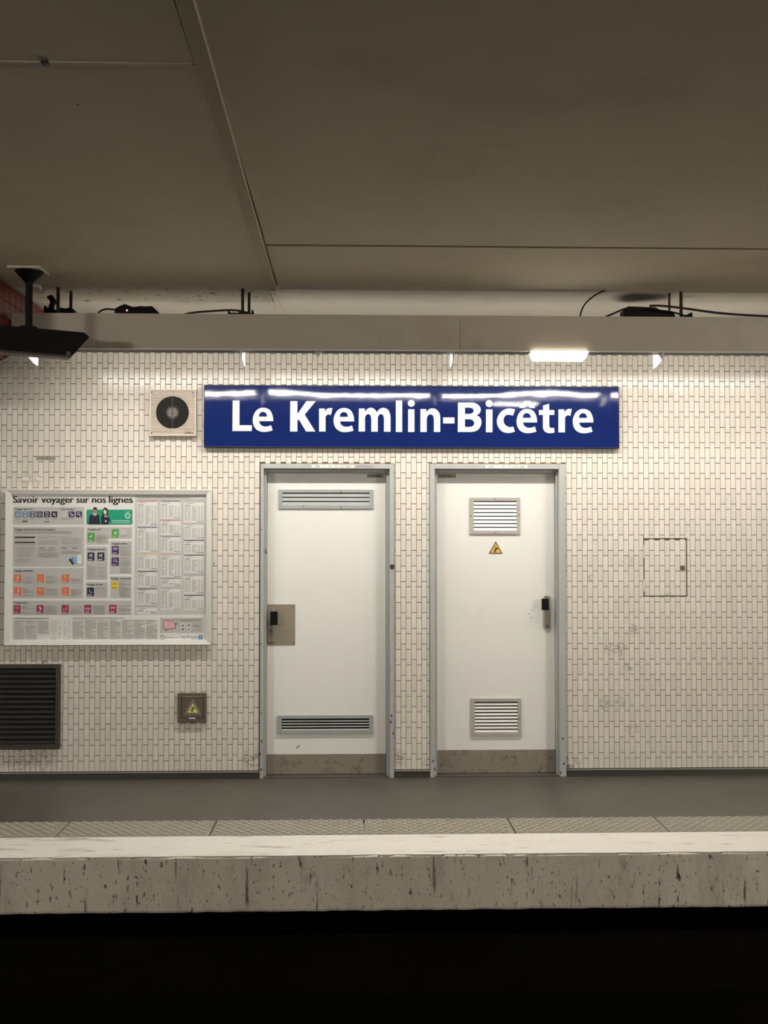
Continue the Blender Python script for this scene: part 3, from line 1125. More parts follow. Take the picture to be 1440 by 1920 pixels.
e1, lint, leaf1, YL = make_door('door_1', 'white metal door with two wide grey grilles left of its neighbour', d1, 493.5, 730.5, 499, 724.5, 1413, 1453)
louvre('upper_grille', (522.5, 918, 700, 954), (529.5, 924, 693, 947), 3, e1, YL, M_GRILLE1, M_GRILLE1, 0.5, 0.74,
       ((639, 922.5), (569, 949.5), (639, 951)))
louvre('lower_grille', (520, 1340.5, 699.5, 1376), (528, 1347, 692, 1368), 4, e1, YL, M_GRILLE1, M_GRILLE1, 0.9, 0.34)
r = rect(500, 1133, 553.5, 1209, YL)
m = MB()
m.box(r[0], r[1], YL - 0.004, YL, r[2], r[3], 0.001)
lp = m.build('lock_plate', M_STEEL, e1)
tag(lp, 'brushed steel lock plate with a black knob')
for (sx, sy) in ((550, 1137.5), (549.5, 1206)):
    x, z = onY(sx, sy, YL - .004)
    m = MB()
    m.cyl((x, YL - .003, z), (x, YL - .0055, z), 0.0045, 8)
    m.build('screw', M_SCREW, lp)


def lock_set(parent, esc, knob, key, worn):
    r = rect(*esc, YL - 0.004)
    m = MB()
    m.box(r[0], r[1], YL - 0.014, YL - 0.003, r[2], r[3], 0.005)
    es = m.build('handle_plate', worn, parent, smooth=True)
    x, z = onY(*key, YL - 0.014)
    m = MB()
    m.cyl((x, YL - .012, z), (x, YL - .019, z), 0.013, 16)
    m.build('lock_cylinder', M_CHROME, es, smooth=True)
    m = MB()
    m.cyl((x, YL - .018, z), (x, YL - .0196, z), 0.005, 12)
    m.box(x - .0022, x + .0022, YL - .0196, YL - .018, z - .013, z)
    m.build('keyhole', M_VOID, es)
    r = rect(*knob, YL - 0.055)
    xc, zc = (r[0] + r[1]) / 2, (r[2] + r[3]) / 2
    m = MB()
    m.box(r[0], r[1], YL - 0.062, YL - 0.040, r[2], r[3], 0.003)
    kn = m.build('knob', M_BLACK, parent)
    m = MB()
    m.cyl((xc, YL - .012, zc), (xc, YL - .042, zc), 0.012, 14)
    m.build('knob_shaft', M_CHROME, kn, smooth=True)


lock_set(e1, (502.5, 1139.5, 514, 1203), (507, 1146.5, 520.5, 1172), (508, 1182), M_CHROME)
x0 = onY(500, 1209, YL)[0]
m = MB()
m.box(x0 - 0.012, x0 - 0.002, YL - 0.004, YL + .001, r[2], r[3])
m.build('lock_edge_strip', M_WHITEMETAL, e1)
tape((584.5, 871.6, 607, 877.2), lint, -0.014, M_PALE)
words('LIR', (591, 876.3, 599.5, 872.6), lint, -0.0156)
tape((608, 871.6, 629, 877.2), lint, -0.014, M_PALE)
words('TK', (616, 876.3, 621, 872.6), lint, -0.0156)
tape((631, 872.2, 664.5, 877.6), lint, -0.014, M_PALE)
words('- LC 003 -', (632, 876.8, 662.5, 873.2), lint, -0.0156)
words('COMPRESSEUR', (667, 876.6, 699, 873), lint, -0.0148, M_PURPLE)
tape((688, 889, 718.5, 895.5), leaf1, YL, M_GREYTAPE)
words('- PM 002 -', (690, 894, 717, 890.5), leaf1, YL - 0.0015)
chip([(731.5, 1058.5), (737, 1058), (739.5, 1061), (739.5, 1066), (735, 1067.5), (731, 1066)], e1, -0.0142)
chip([(498, 1029), (499.5, 1029), (499.5, 1039), (497.2, 1037)], e1, 0.0298)
chip([(489.6, 992), (491.2, 992), (491.2, 994.2), (489.6, 994.2)], e1, -0.0142)
chip([(488.4, 1205.5), (490.2, 1205.5), (490.2, 1208), (488.4, 1208)], e1, -0.0142)
for (a, b) in ((733, 1340), (731.8, 1352), (736, 1373), (487, 1412), (490, 1388), (489, 1441)):
    chip([(a, b), (a + 2, b - 1), (a + 2.4, b + 3), (a + 1, b + 5), (a - .3, b + 3)], e1, -0.0142)
chip([(555, 1402), (562, 1396.5), (563, 1397.5), (557, 1403.5)], e1, YL, mat('grey_scuff', (120, 112, 102), .6), 0.0004)
m = MB()
r = rect(557, 868.5, 737, 870.3, -0.006)
m.box(r[0], r[1], -0.010, -0.002, r[2], r[3])
m.build('rust_line', mat('rusty_edge', (120, 92, 56), .8, var=.3, vscale=30), e1)

e2, lint, leaf2, YL = make_door('door_2', 'white metal door with two small square grilles and a warning triangle', d2, 815.5, 1049, 819.5, 1043.5, 1407, 1448)
louvre('upper_grille', (880.5, 933, 975, 1001.5), (888, 939.5, 968.5, 994.5), 8, e2, YL, M_GRILLE2, M_SLATW, 0.5, 0.72,
       ((927.5, 935.5), (883, 967), (973, 966), (929.5, 999)))
louvre('lower_grille', (882.5, 1309, 977, 1379.5), (890, 1315.5, 970.5, 1372), 9, e2, YL, M_GRILLE2, M_SLATW, 0.5, 0.62,
       ((885.5, 1347), (973.5, 1347)))
lock_set(e2, (1020, 1117, 1031.5, 1179), (1016, 1122.5, 1029, 1144), (1026, 1173), M_WORN)
tape((910, 872, 932.5, 877.6), lint, -0.014, M_PALE)
words('LIP', (917, 876.6, 925, 873), lint, -0.0156)
tape((933.5, 872, 954, 877.6), lint, -0.014, M_PALE)
words('TK', (941, 876.6, 946.5, 873), lint, -0.0156)
tape((955.5, 872.4, 989, 878), lint, -0.014, M_PALE)
words('- LC 04 -', (957, 877, 987.5, 873.4), lint, -0.0156)
tape((821, 889, 855, 896), leaf2, YL, M_GREYTAPE)
words('- PM 001 -', (824, 894.4, 852, 890.6), leaf2, YL - 0.0015)
chip([(1042, 1141), (1043.2, 1150), (1042.8, 1165), (1043.5, 1185), (1042.2, 1188), (1041, 1178), (1040.2, 1168), (1041.2, 1160), (1040, 1152)], e2, YL, M_VOID, 0.0006)
for (a, b) in ((1054, 1383), (814, 1440), (1056, 1430), (1050, 1447), (811, 1425)):
    chip([(a, b), (a + 2, b - 1), (a + 2.4, b + 3), (a + 1, b + 5), (a - .3, b + 3)], e2, -0.0142)
for (a, b) in ((997.5, 1144.5), (991, 1151), (996, 1158)):
    chip([(a - .8, b - .8), (a + .8, b - .8), (a + .8, b + .8), (a - .8, b + .8)], e2, YL, M_SCREW, .0005)
m = MB()
r = rect(808, 868.5, 1056, 870.3, -0.006)
m.box(r[0], r[1], -0.010, -0.002, r[2], r[3])
m.build('rust_line', MATS['rusty_edge'], e2)


def triangle(pts, fig, parent, y, face, name):
    """warning triangle: pale rim, black border, coloured field, falling figure, with their offsets"""
    P = [Vector(p) for p in pts]
    c = sum(P, Vector((0, 0))) / 3

    def sc(k):
        return [tuple(c + (p - c) * k) for p in P]
    m = MB()
    m.prism([onY(*p, y) for p in sc(1.0)], y - 0.0012, y)
    t = m.build(name, MATS['pale_label_tape'], parent)
    m = MB()
    m.prism([onY(*p, y) for p in sc(0.92)], y - 0.0016, y - 0.0011)
    m.build('black_border', M_INK, t)
    m = MB()
    m.prism([onY(*p, y) for p in sc(0.72)], y - 0.0020, y - 0.0015)
    m.build('coloured_field', face, t)
    m = MB()
    for poly in fig:
        m.prism([onY(*p, y) for p in poly], y - 0.0024, y - 0.0019)
    m.build('falling_figure', M_INK, t)
    return t


def figure(cx, cy, s):
    def q(l):
        return [(cx + a * s, cy + b * s) for a, b in l]
    return [q([(-.9, -2.3), (-.5, -2.6), (-.2, -1.8), (.3, -1.9), (.2, -1.3), (-.2, -1.5), (-.4, -1.4)]),           # jagged bolt
            q([(-2.0, -.9), (-.6, -1.2), (1.0, -1.0), (.9, -.5), (-.5, -.75), (-1.9, -.6)]),                         # raised arm
            q([(.9, -1.2), (1.6, -1.3), (2.0, -.8), (1.8, -.2), (1.1, -.1), (.8, -.6)]),                             # head
            q([(1.0, -.6), (1.5, -.1), (.2, 1.2), (-.5, 1.6), (-1.2, 1.4), (-1.0, .6), (-.2, -.2)]),                 # trunk
            q([(1.2, -.2), (1.7, -.1), (2.2, 1.5), (1.8, 1.6)]),                                                     # hanging arm
            q([(-1.2, .9), (-.5, 1.2), (-1.3, 2.2), (-1.1, 3.4), (-1.7, 3.5), (-2.0, 2.0)]),                         # leg
            q([(-.4, 1.0), (.3, 1.0), (-.1, 2.1), (.7, 3.2), (.2, 3.6), (-.8, 2.3)])]                                # leg


triangle([(929.5, 1013.5), (943.5, 1039), (915, 1039)], figure(929.5, 1029.2, 2.05), e2, YL, M_AMBER, 'warning_triangle')

# ------------------------------------------------------------------ station name sign
o = rect(383.5, 724.5, 1160, 838, -0.05)
sg = empty('station_sign', ((o[0] + o[1]) / 2, -0.05, o[2]))
tag(sg, 'long glossy blue enamel sign reading Le Kremlin-Bicêtre in white', 'sign')
zc, hh = (o[2] + o[3]) / 2, (o[3] - o[2]) / 2
xc, hwid = (o[0] + o[1]) / 2, (o[1] - o[0]) / 2


def bulge(x, z):
    t = (z - zc) / hh
    wob = 0.0006 * math.sin(x * 3.1 + 0.5) + 0.0004 * math.sin(x * 7.3 + 2)
    return -0.040 - 0.0125 * (1 - t * t) - wob * (1 - t * t) * 2.0 * (1 + t)


m = MB()
NXs, NZs = 90, 20
rows = []
for j in range(NZs + 1):
    z = o[2] + (o[3] - o[2]) * j / NZs
    for i in range(NXs + 1):
        x = o[0] + (o[1] - o[0]) * i / NXs
        m.v.append((x, bulge(x, z), z))
for j in range(NZs):
    for i in range(NXs):
        a = j * (NXs + 1) + i
        m.f.append((a, a + 1, a + NXs + 2, a + NXs + 1))
        m.tint.append(.5)
m.build('enamel_face', M_BLUE, sg, smooth=True, fix=False)
for (a, b, c, e) in ((o[0], o[1], o[3] - .001, o[3] + .006), (o[0], o[1], o[2] - .006, o[2] + .001), (o[0] - .006, o[0] + .001, o[2] - .006, o[3] + .006), (o[1] - .001, o[1] + .006, o[2] - .006, o[3] + .006)):
    m = MB()
    m.box(a, b, -0.043, -0.010, c, e, 0.002)
    m.build('folded_edge', M_BLUEEDGE, sg)
for fxx in (-.8, -.3, .3, .8):
    m = MB()
    m.box(xc + fxx * hwid - .03, xc + fxx * hwid + .03, -0.036, -0.004, zc - .1, zc + .1)
    m.build('wall_bracket', M_ROD, sg)
def sm(*pts):
    """smooth run of outline points (Catmull-Rom)"""
    P = [Vector(p) for p in pts]
    out = []
    for k in range(len(P) - 1):
        p0, p1, p2, p3 = P[max(k - 1, 0)], P[k], P[k + 1], P[min(k + 2, len(P) - 1)]
        for q in range(4):
            t = q / 4
            out.append(tuple(0.5 * ((2 * p1) + (p2 - p0) * t + (2 * p0 - 5 * p1 + 4 * p2 - p3) * t * t + (3 * p1 - p0 - 3 * p2 + p3) * t ** 3)))
    out.append(tuple(P[-1]))
    return out


def sh(pts, dx, dy):
    return [(a + dx, b + dy) for a, b in pts]


def ring_pts(cx, cy, r, n=28):
    return [(cx + r * math.cos(2 * math.pi * k / n), cy + r * math.sin(2 * math.pi * k / n)) for k in range(n)]


E_OUT = sm((213, 140), (212, 110), (203, 70), (180, 28), (145, 6), (108, 0), (68, 8), (33, 35), (9, 80), (0, 127), (8, 180), (35, 222), (75, 245), (120, 251), (165, 246), (207, 235)) \
    + sm((190, 182), (160, 193), (128, 196), (98, 188), (76, 168), (67, 140))
E_IN = sm((64, 93), (70, 65), (86, 48), (107, 43), (128, 49), (143, 66), (149, 93))
R_OUT = [(987, 172), (1047, 172)] + sm((1047, 205), (1065, 180), (1092, 167), (1126, 168)) + sm((1110, 240), (1090, 233), (1070, 238), (1055, 258)) + [(1055, 410), (987, 410)]
GLYPHS = [
    (420, [[(90, 88), (161, 88), (161, 345), (290, 345), (288, 405), (88, 405)]]),
    (420, [sh(E_OUT, 298, 163), sh(E_IN, 298, 163)]),
    (420, [[(688, 95), (762, 95), (762, 230), (855, 95), (953, 95), (838, 235), (948, 410), (852, 410), (777, 285), (762, 300), (762, 410), (686, 410)]]),
    (420, [R_OUT]),
    (420, [sh(E_OUT, 1138, 166), sh(E_IN, 1138, 166)]),
    (660, [[(72, 172), (133, 172)] + sm((135, 208), (155, 180), (185, 165), (215, 168), (240, 185), (258, 212)) + sm((258, 212), (280, 182), (315, 165), (350, 170), (378, 190), (395, 230), (400, 280))[1:]
           + [(400, 412), (332, 412)] + sm((332, 290), (328, 255), (318, 238), (302, 230), (283, 238), (270, 258), (268, 290)) + [(268, 412), (200, 412)]
           + sm((200, 290), (196, 255), (186, 238), (168, 230), (150, 238), (136, 262), (135, 290)) + [(135, 410), (68, 410)]]),
    (660, [[(455, 88), (521, 88), (521, 415), (455, 415)]]),
    (660, [[(582, 180), (648, 180), (648, 415), (582, 415)], ring_pts(615, 118, 36)]),
    (660, [[(710, 178), (770, 178)] + sm((773, 210), (795, 183), (830, 170), (868, 178), (898, 205), (913, 240), (916, 285)) + [(916, 415), (850, 415)]
           + sm((850, 300), (846, 262), (834, 240), (812, 233), (790, 243), (778, 268), (776, 295)) + [(776, 415), (710, 415)]]),
    (660, [[(945, 265), (1063, 265), (1063, 327), (945, 327)]]),
    (660, [[(1100, 110)] + sm((1215, 110), (1265, 113), (1305, 130), (1331, 160), (1335, 195), (1320, 225), (1292, 243)) + sm((1292, 243), (1325, 262), (1342, 295), (1341, 335), (1322, 378), (1285, 405), (1235, 415))[1:] + [(1098, 415)],
           [(1172, 162)] + sm((1215, 162), (1245, 168), (1260, 182), (1262, 200), (1250, 218), (1225, 228)) + [(1172, 228)],
           [(1172, 283)] + sm((1220, 283), (1250, 292), (1268, 318), (1262, 345), (1240, 360), (1215, 363)) + [(1172, 363)]]),
    (880, [[(172, 182), (240, 182), (240, 418), (172, 418)], ring_pts(206, 120, 37)]),
    (880, [sm((475, 182), (440, 173), (400, 172), (355, 188), (315, 222), (290, 270), (285, 310), (295, 355), (325, 398), (365, 420), (410, 425), (445, 420), (473, 410))
           + sm((455, 358), (425, 365), (395, 358), (368, 335), (355, 300), (362, 262), (385, 240), (415, 236), (452, 246))]),
    (880, [sh(E_OUT, 490, 176), sh(E_IN, 490, 176), [(518, 165), (572, 92), (632, 92), (684, 165), (634, 165), (602, 128), (570, 165)]]),
    (880, [[(765, 140), (829, 122), (829, 188), (882, 188), (882, 238), (829, 238)] + sm((829, 340), (833, 362), (848, 373), (880, 374)) + sm((886, 420), (850, 427), (805, 422), (775, 400), (764, 365)) + [(764, 238), (722, 238), (722, 188), (765, 188)]]),
    (880, [sh(R_OUT, -62, 9)]),
    (880, [sh(E_OUT, 1073, 177), sh(E_IN, 1073, 177)])]
zs_ = [onY(772, 748 + k * 3.2, -.05)[1] for k in range(22)]
for offx, loops in GLYPHS:
    cu = bpy.data.curves.new('letter', 'CURVE')
    cu.dimensions = '2D'
    cu.fill_mode = 'FRONT'
    for lp in loops:
        spn = cu.splines.new('POLY')
        spn.points.add(len(lp) - 1)
        for pt, (gx, gy) in zip(spn.points, lp):
            xx, zz = onY(offx + gx / 5.538, 735 + gy / 5.538, -.051)
            pt.co = (xx, zz, 0, 1)
        spn.use_cyclic_u = True
    ob = bpy.data.objects.new('letter', cu)
    COL.objects.link(ob)
    dg = bpy.context.evaluated_depsgraph_get()
    dg.update()
    me = bpy.data.meshes.new_from_object(ob.evaluated_get(dg))
    bpy.data.objects.remove(ob)
    bpy.data.curves.remove(cu)
    bm = bmesh.new()
    bm.from_mesh(me)
    bpy.data.meshes.remove(me)
    for v in bm.verts:
        v.co = (v.co.x, 0, v.co.y)
    for z in zs_:
        bmesh.ops.bisect_plane(bm, geom=bm.verts[:] + bm.edges[:] + bm.faces[:], plane_co=(0, 0, z), plane_no=(0, 0, 1))
    for v in bm.verts:
        v.co.y = bulge(v.co.x, v.co.z) - 0.0014
    for f in bm.faces:
        f.normal_update()
        if f.normal.y > 0:
            f.normal_flip()
    m = MB()
    m.add_bm(bm)
    m.build('letter', M_ENAMEL, sg, fix=False)

# ------------------------------------------------------------------ extractor fan
o = rect(280.5, 730.5, 367.5, 817.5, -0.035)
fn = empty('extractor_fan', ((o[0] + o[1]) / 2, 0, o[2]))
tag(fn, 'square cream extractor fan grille with a sooty round centre', 'fan')
cxf, czf = onY(323.5, 773.5, -0.03)
bw = 0.0085
m = MB()
m.box(o[0] + .006, o[1] - .006, -0.030, -0.004, o[2] + .006, o[3] - .006, 0.004)
m.build('backing', M_FAN, fn)
m = MB()
m.box(o[0], o[1], -0.042, -0.004, o[3] - bw, o[3], 0.004)
m.box(o[0], o[1], -0.042, -0.004, o[2], o[2] + bw, 0.004)
m.box(o[0], o[0] + bw, -0.042, -0.004, o[2], o[3], 0.004)
m.box(o[1] - bw, o[1], -0.042, -0.004, o[2], o[3], 0.004)
m.build('rim', M_FAN, fn)
R1 = 30.5 * S
m = MB()
m.cyl((cxf, -0.0295, czf), (cxf, -0.0312, czf), R1, 40)
m.build('duct_opening', M_VOID, fn)
nsl = 27
for k in range(nsl):
    z = o[3] - bw - (o[3] - o[2] - 2 * bw) * (k + 0.5) / nsl
    dz = z - czf
    spans = [(o[0] + bw, o[1] - bw, M_FANSLAT)]
    if abs(dz) < R1:
        ch = math.sqrt(R1 * R1 - dz * dz)
        spans = [(o[0] + bw, cxf - ch, M_FANSLAT), (cxf - ch, cxf + ch, M_SOOT), (cxf + ch, o[1] - bw, M_FANSLAT)]
    for (a, b, mm) in spans:
        if b - a < .004:
            continue
        m = MB()
        m.box(a, b, -0.0385 if mm is M_FANSLAT else -0.037, -0.0335, z - 0.0033, z + 0.0033 - (0.0022 if mm is M_SOOT else 0), 0.0)
        m.build('slat', mm, fn)
m = MB()
m.ring((cxf, czf), 0.036, 0.044, -0.0335, -0.0312)
m.build('motor_ring', mat('sooty_hub_ring', (92, 84, 70), .6, var=.2, vscale=30), fn)
m = MB()
m.cyl((cxf, -0.0325, czf), (cxf, -0.0311, czf), 0.034, 24)
m.build('motor_hub', M_HUB, fn)
m = MB()
m.box(cxf - .0025, cxf + .0025, -0.0395, -0.037, czf - R1, czf + R1)
m.build('centre_rib', mat('grimy_rib', (74, 66, 54), .6), fn)
for (sx, sy) in ((284.5, 735.5), (361.8, 735.8), (284.2, 812), (361.8, 812.2)):
    x, z = onY(sx, sy, -.04)
    m = MB()
    m.cyl((x, -.036, z), (x, -.0405, z), 0.0042, 8)
    m.build('screw', M_INK, fn)
r = rect(347.5, 810, 359, 813, -.041)
m = MB()
m.box(r[0], r[1], -.0405, -.038, r[2], r[3])
m.build('maker_plate', mat('faded_brown_print', (120, 100, 84), .6), fn)

# ------------------------------------------------------------------ small plates stuck on the tiles
for (px, py, body, mm, lab) in (((68, 855, 104, 862.2), (77.5, 861, 95, 856.6), 'QU 072', M_GREYTAPE, 'small grey plate lettered QU 072 on the tiles'),
                                ((41.5, 895.3, 79.5, 901.6), (54.5, 900.4, 68, 896.4), 'IT 072', MATS['pale_label_tape'], 'small faded pale plate on the tiles just above the poster')):
    r = rect(*px, -.006)
    e = empty('number_plate', ((r[0] + r[1]) / 2, 0, r[2]))
    tag(e, lab, 'plate', 'number plates on the tiles')
    m = MB()
    m.box(r[0], r[1], -.0085, -.0035, r[2], r[3], .001)
    m.build('plate', mm, e)
    words(body, py, e, -.0088, mat('faded_brown_ink', (92, 80, 62), .6))

# ------------------------------------------------------------------ dark ventilation grille at lower left
o = rect(-70, 1246, 112, 1405, -.03)
i = rect(-62, 1253.5, 104, 1396, -.03)
vg = empty('ventilation_grille', ((o[0] + o[1]) / 2, 0, o[2]))
tag(vg, 'large dark metal ventilation grille low on the wall under the poster', 'vent')
for (a, b, c, d) in ((o[0], o[1], i[3], o[3]), (o[0], o[1], o[2], i[2]), (o[0], i[0], i[2], i[3]), (i[1], o[1], i[2], i[3])):
    m = MB()
    m.box(a, b, -.034, -.0035, c, d, .002)
    m.build('frame_bar', M_VENT, vg)
m = MB()
m.box(i[0], i[1], -.0055, -.0035, i[2], i[3])
m.build('duct_opening', M_VOID, vg)
pit = (i[3] - i[2]) / 15
for k in range(15):
    z1 = i[3] - pit * (k + 0.52)
    m = MB()
    m.v += [(x, yy, zz) for x in (i[0], i[1]) for yy, zz in ((-.029, z1 - pit * .30), (-.018, z1 + pit * .28), (-.0165, z1 + pit * .28), (-.0275, z1 - pit * .30))]
    m.f += [(0, 1, 2, 3), (7, 6, 5, 4)] + [(a, (a + 1) % 4, 4 + (a + 1) % 4, 4 + a) for a in range(4)]
    m.tint += [.5] * 6
    m.build('slat', M_VENTSLAT, vg)
x, z = onY(83, 1243, -.02)
m = MB()
m.tube([(x - .004, -.006, z - .014), (x - .012, -.012, z), (x - .004, -.014, z + .012), (x + .009, -.014, z + .008)], .0022, 6)
m.build('hook', M_ROD, vg)

# ------------------------------------------------------------------ brown hatch with warning triangle
o = rect(333, 1299.5, 387, 1355, -.02)
ht = empty('socket_hatch', ((o[0] + o[1]) / 2, 0, o[2]))
tag(ht, 'small square brown hatch with a yellow warning triangle on the tiles', 'hatch')
i = rect(339.5, 1304.5, 381.5, 1347.5, -.02)
m = MB()
m.box(o[0], o[1], -.024, -.0035, i[3], o[3], .003)
m.box(o[0], o[1], -.024, -.0035, o[2], i[2], .003)
m.box(o[0], i[0], -.024, -.0035, i[2] - .002, i[3] + .002, .003)
m.box(i[1], o[1], -.024, -.0035, i[2] - .002, i[3] + .002, .003)
m.box(o[0] + .01, o[1] - .01, -.008, -.0036, o[2] + .01, o[3] - .01)
m.build('frame', M_HATCH, ht)
m = MB()
m.box(i[0] + .003, i[1] - .003, -.022, -.010, i[2] + .003, i[3] - .009, .002)
lid = m.build('lid', M_HATCH, ht)
m = MB()
m.cyl((i[0] + .003, -.021, i[3] - .004), (i[1] - .003, -.021, i[3] - .004), .003, 8)
m.build('hinge', mat('pale_hinge', (170, 160, 142), .4), ht)
r = rect(354, 1346, 366, 1348, -.025)
m = MB()
m.box(r[0], r[1], -.027, -.022, r[2], r[3], .001)
m.build('catch', MATS['pale_label_tape'], ht)
triangle([(361.5, 1312.5), (375.8, 1339), (347, 1339)], figure(361.2, 1328.2, 2.05), lid, -.0221, M_YELLOW, 'warning_triangle')

# ------------------------------------------------------------------ tiled access panel at the right
ap = empty('access_panel', ((hx[0] + hx[1]) / 2, 0, hx[2]))
tag(ap, 'tiled access panel with a small round lock set in the right wall', 'access panel')
gpp = 0.0035
m = MB()
m.box(hx[0] + gpp, hx[1] - gpp, 0.0, 0.012, hx[2] + gpp, hx[3] - gpp)
m.build('panel_board', M_GROUT, ap)
m = MB()
for (a, b, c, d) in ((hx[0], hx[1], hx[3] - .003, hx[3]), (hx[0], hx[1], hx[2], hx[2] + .0035), (hx[0], hx[0] + .0025, hx[2], hx[3]), (hx[1] - .0035, hx[1], hx[2], hx[3])):
    m.box(a, b, -.0015, .012, c, d)
m.build('panel_gap', mat('dark_panel_edge', (84, 72, 56), .7, var=.3, vscale=30), ap)
inner = (hx[0] + gpp + .001, hx[1] - gpp - .001, hx[2] + gpp + .001, hx[3] - gpp - .001)
for i in range(i0, i1):
    x0, x1 = x_ref + i * PX + JX / 2, x_ref + (i + 1) * PX - JX / 2
    if x1 < inner[0] + .004 or x0 > inner[1] - .004:
        continue
    off = 0 if i % 2 == 0 else PZ * 0.66
    for k in range(-1, 30):
        z0, z1 = TZ0 + k * PZ + off + JZ / 2, TZ0 + (k + 1) * PZ + off - JZ / 2
        a = (max(x0, inner[0]), min(x1, inner[1]), max(z0, inner[2]), min(z1, inner[3]))
        if a[3] - a[2] < .008:
            continue
        m = MB()
        tile_geo(m, *a)
        m.build('tile', M_TILE, ap, attr=True, fix=False)
for (py0, py1) in ((1022, 1046), (1086, 1109)):
    x, z0 = onY(1207.5, py1, -.01)
    z1 = onY(1207.5, py0, -.01)[1]
    m = MB()
    m.cyl((x, -.009, z0), (x, -.009, z1), .0055, 10)
    m.box(x, x + .011, -.0065, -.003, z0 + .01, z1 - .01)
    m.build('hinge', M_TILE, ap)
x, z = onY(1279.5, 1065, -.006)
m = MB()
m.cyl((x, -.002, z), (x, -.011, z), .0165, 20)
lk = m.build('lock', mat('grey_lock_metal', (120, 112, 98), .35, metal=.6), ap, smooth=True)
m = MB()
m.box(x - .0022, x + .0022, -.0118, -.0105, z - .007, z + .007)
m.build('keyhole', M_VOID, lk)

# loose mark painted beside the poster
r = rect(400.3, 1054.5, 403.4, 1060.5, -.0046)
e = empty('painted_mark', ((r[0] + r[1]) / 2, 0, r[2]))
tag(e, 'tiny black question mark drawn on the tiles right of the poster', 'mark')
words('?', (400.3, 1060.3, 403.4, 1054.8), e, -.0049)

# ------------------------------------------------------------------ framed travel information poster
PQ = 3.5122


def qp(cx, cy):
    return cx / PQ, 900 + cy / PQ


def qr(x0, y0, x1, y1, y):
    a, b = qp(x0, y0)
    c, d = qp(x1, y1)
    return rect(a, b, c, d, y)


YP = -.016                                               # face of the paper
o = rect(9, 918, 396, 1210, -.03)
i = rect(20.5, 927, 386.5, 1200.5, -.03)
pf = empty('framed_poster', ((o[0] + o[1]) / 2, 0, o[2]))
tag(pf, 'wide white framed information poster headed Savoir voyager sur nos lignes', 'poster')
for (q, nm) in (([(o[0], o[3]), (o[1], o[3]), (i[1], i[3]), (i[0], i[3])], 'frame_bar'), ([(o[0], o[2]), (i[0], i[2]), (i[1], i[2]), (o[1], o[2])], 'frame_bar'),
                ([(o[0], o[2]), (o[0], o[3]), (i[0], i[3]), (i[0], i[2])], 'frame_bar'), ([(o[1], o[2]), (i[1], i[2]), (i[1], i[3]), (o[1], o[3])], 'frame_bar')):
    c = ((o[0] + o[1]) / 2, (o[2] + o[3]) / 2)
    m = MB()
    n = len(m.v)
    m.v += [(x, -.0035, z) for x, z in q] + [(x + (c[0] - x) * .004, -.040, z + (c[1] - z) * .006) for x, z in q]
    # front face slopes inwards to the paper
    for k, (x, z) in enumerate(q):
        inn = abs(x - i[0]) < 1e-6 or abs(x - i[1]) < 1e-6
        if inn:
            m.v[n + 4 + k] = (x, -.030, z)
    m.f += [(0, 1, 2, 3), (7, 6, 5, 4)] + [(a, (a + 1) % 4, 4 + (a + 1) % 4, 4 + a) for a in range(4)]
    m.tint += [.5] * 6
    m.build(nm, M_POSTFRAME, pf)
m = MB()
m.box(i[0] - .003, i[1] + .003, YP, -.006, i[2] - .003, i[3] + .003)
sheet = m.build('printed_sheet', mat('poster_paper', (226, 223, 214), .5, var=.02, vscale=3), pf)

INK = {}


def ink(rgb):
    k = 'print_%d_%d_%d' % rgb
    return mat(k, rgb, .55)


LAY = .0005


def blk(name, x0, y0, x1, y1, rgb, lay=1, rad=0.0):
    a = qr(x0, y0, x1, y1, YP)
    y = YP - LAY * lay
    m = MB()
    if rad <= 0:
        m.face([(a[0], y, a[2]), (a[1], y, a[2]), (a[1], y, a[3]), (a[0], y, a[3])])
    else:
        rr = rad * S / PQ
        pts = []
        for (cx, cz, t0) in ((a[1] - rr, a[3] - rr, 0), (a[0] + rr, a[3] - rr, 90), (a[0] + rr, a[2] + rr, 180), (a[1] - rr, a[2] + rr, 270)):
            for q in range(5):
                t = math.radians(t0 + q * 22.5)
                pts.append((cx + rr * math.cos(t), y, cz + rr * math.sin(t)))
        m.face(list(reversed(pts)))
    return m.build(name, ink(rgb), sheet, fix=False)


def shapes(name, polys, rgb, lay=3):
    y = YP - LAY * lay
    m = MB()
    for pl in polys:
        pts = [onY(*qp(*p), YP) for p in pl]
        area = sum(pts[k][0] * pts[(k + 1) % len(pts)][1] - pts[(k + 1) % len(pts)][0] * pts[k][1] for k in range(len(pts)))
        if area < 0:
            pts = pts[::-1]
        m.face([(x, y, z) for x, z in pts])
    return m.build(name, ink(rgb), sheet, fix=False)


def R(x0, y0, x1, y1):
    return [(x0, y0), (x1, y0), (x1, y1), (x0, y1)]


def circ(cx, cy, r, n=16):
    return [(cx + r * math.cos(2 * math.pi * k / n), cy + r * math.sin(2 * math.pi * k / n)) for k in range(n)]


def arc(cx, cy, r0, r1, a0=0, a1=360, n=20):
    out = []
    for k in range(n):
        t0, t1 = math.radians(a0 + (a1 - a0) * k / n), math.radians(a0 + (a1 - a0) * (k + 1) / n)
        out.append([(cx + r0 * math.cos(t0), cy + r0 * math.sin(t0)), (cx + r1 * math.cos(t0), cy + r1 * math.sin(t0)),
                    (cx + r1 * math.cos(t1), cy + r1 * math.sin(t1)), (cx + r0 * math.cos(t1), cy + r0 * math.sin(t1))])
    return out


def bar(x0, y0, x1, y1, w_):
    d = Vector((x1 - x0, y1 - y0)).normalized()
    n_ = Vector((-d.y, d.x)) * w_ / 2
    return [(x0 + n_.x, y0 + n_.y), (x1 + n_.x, y1 + n_.y), (x1 - n_.x, y1 - n_.y), (x0 - n_.x, y0 - n_.y)]


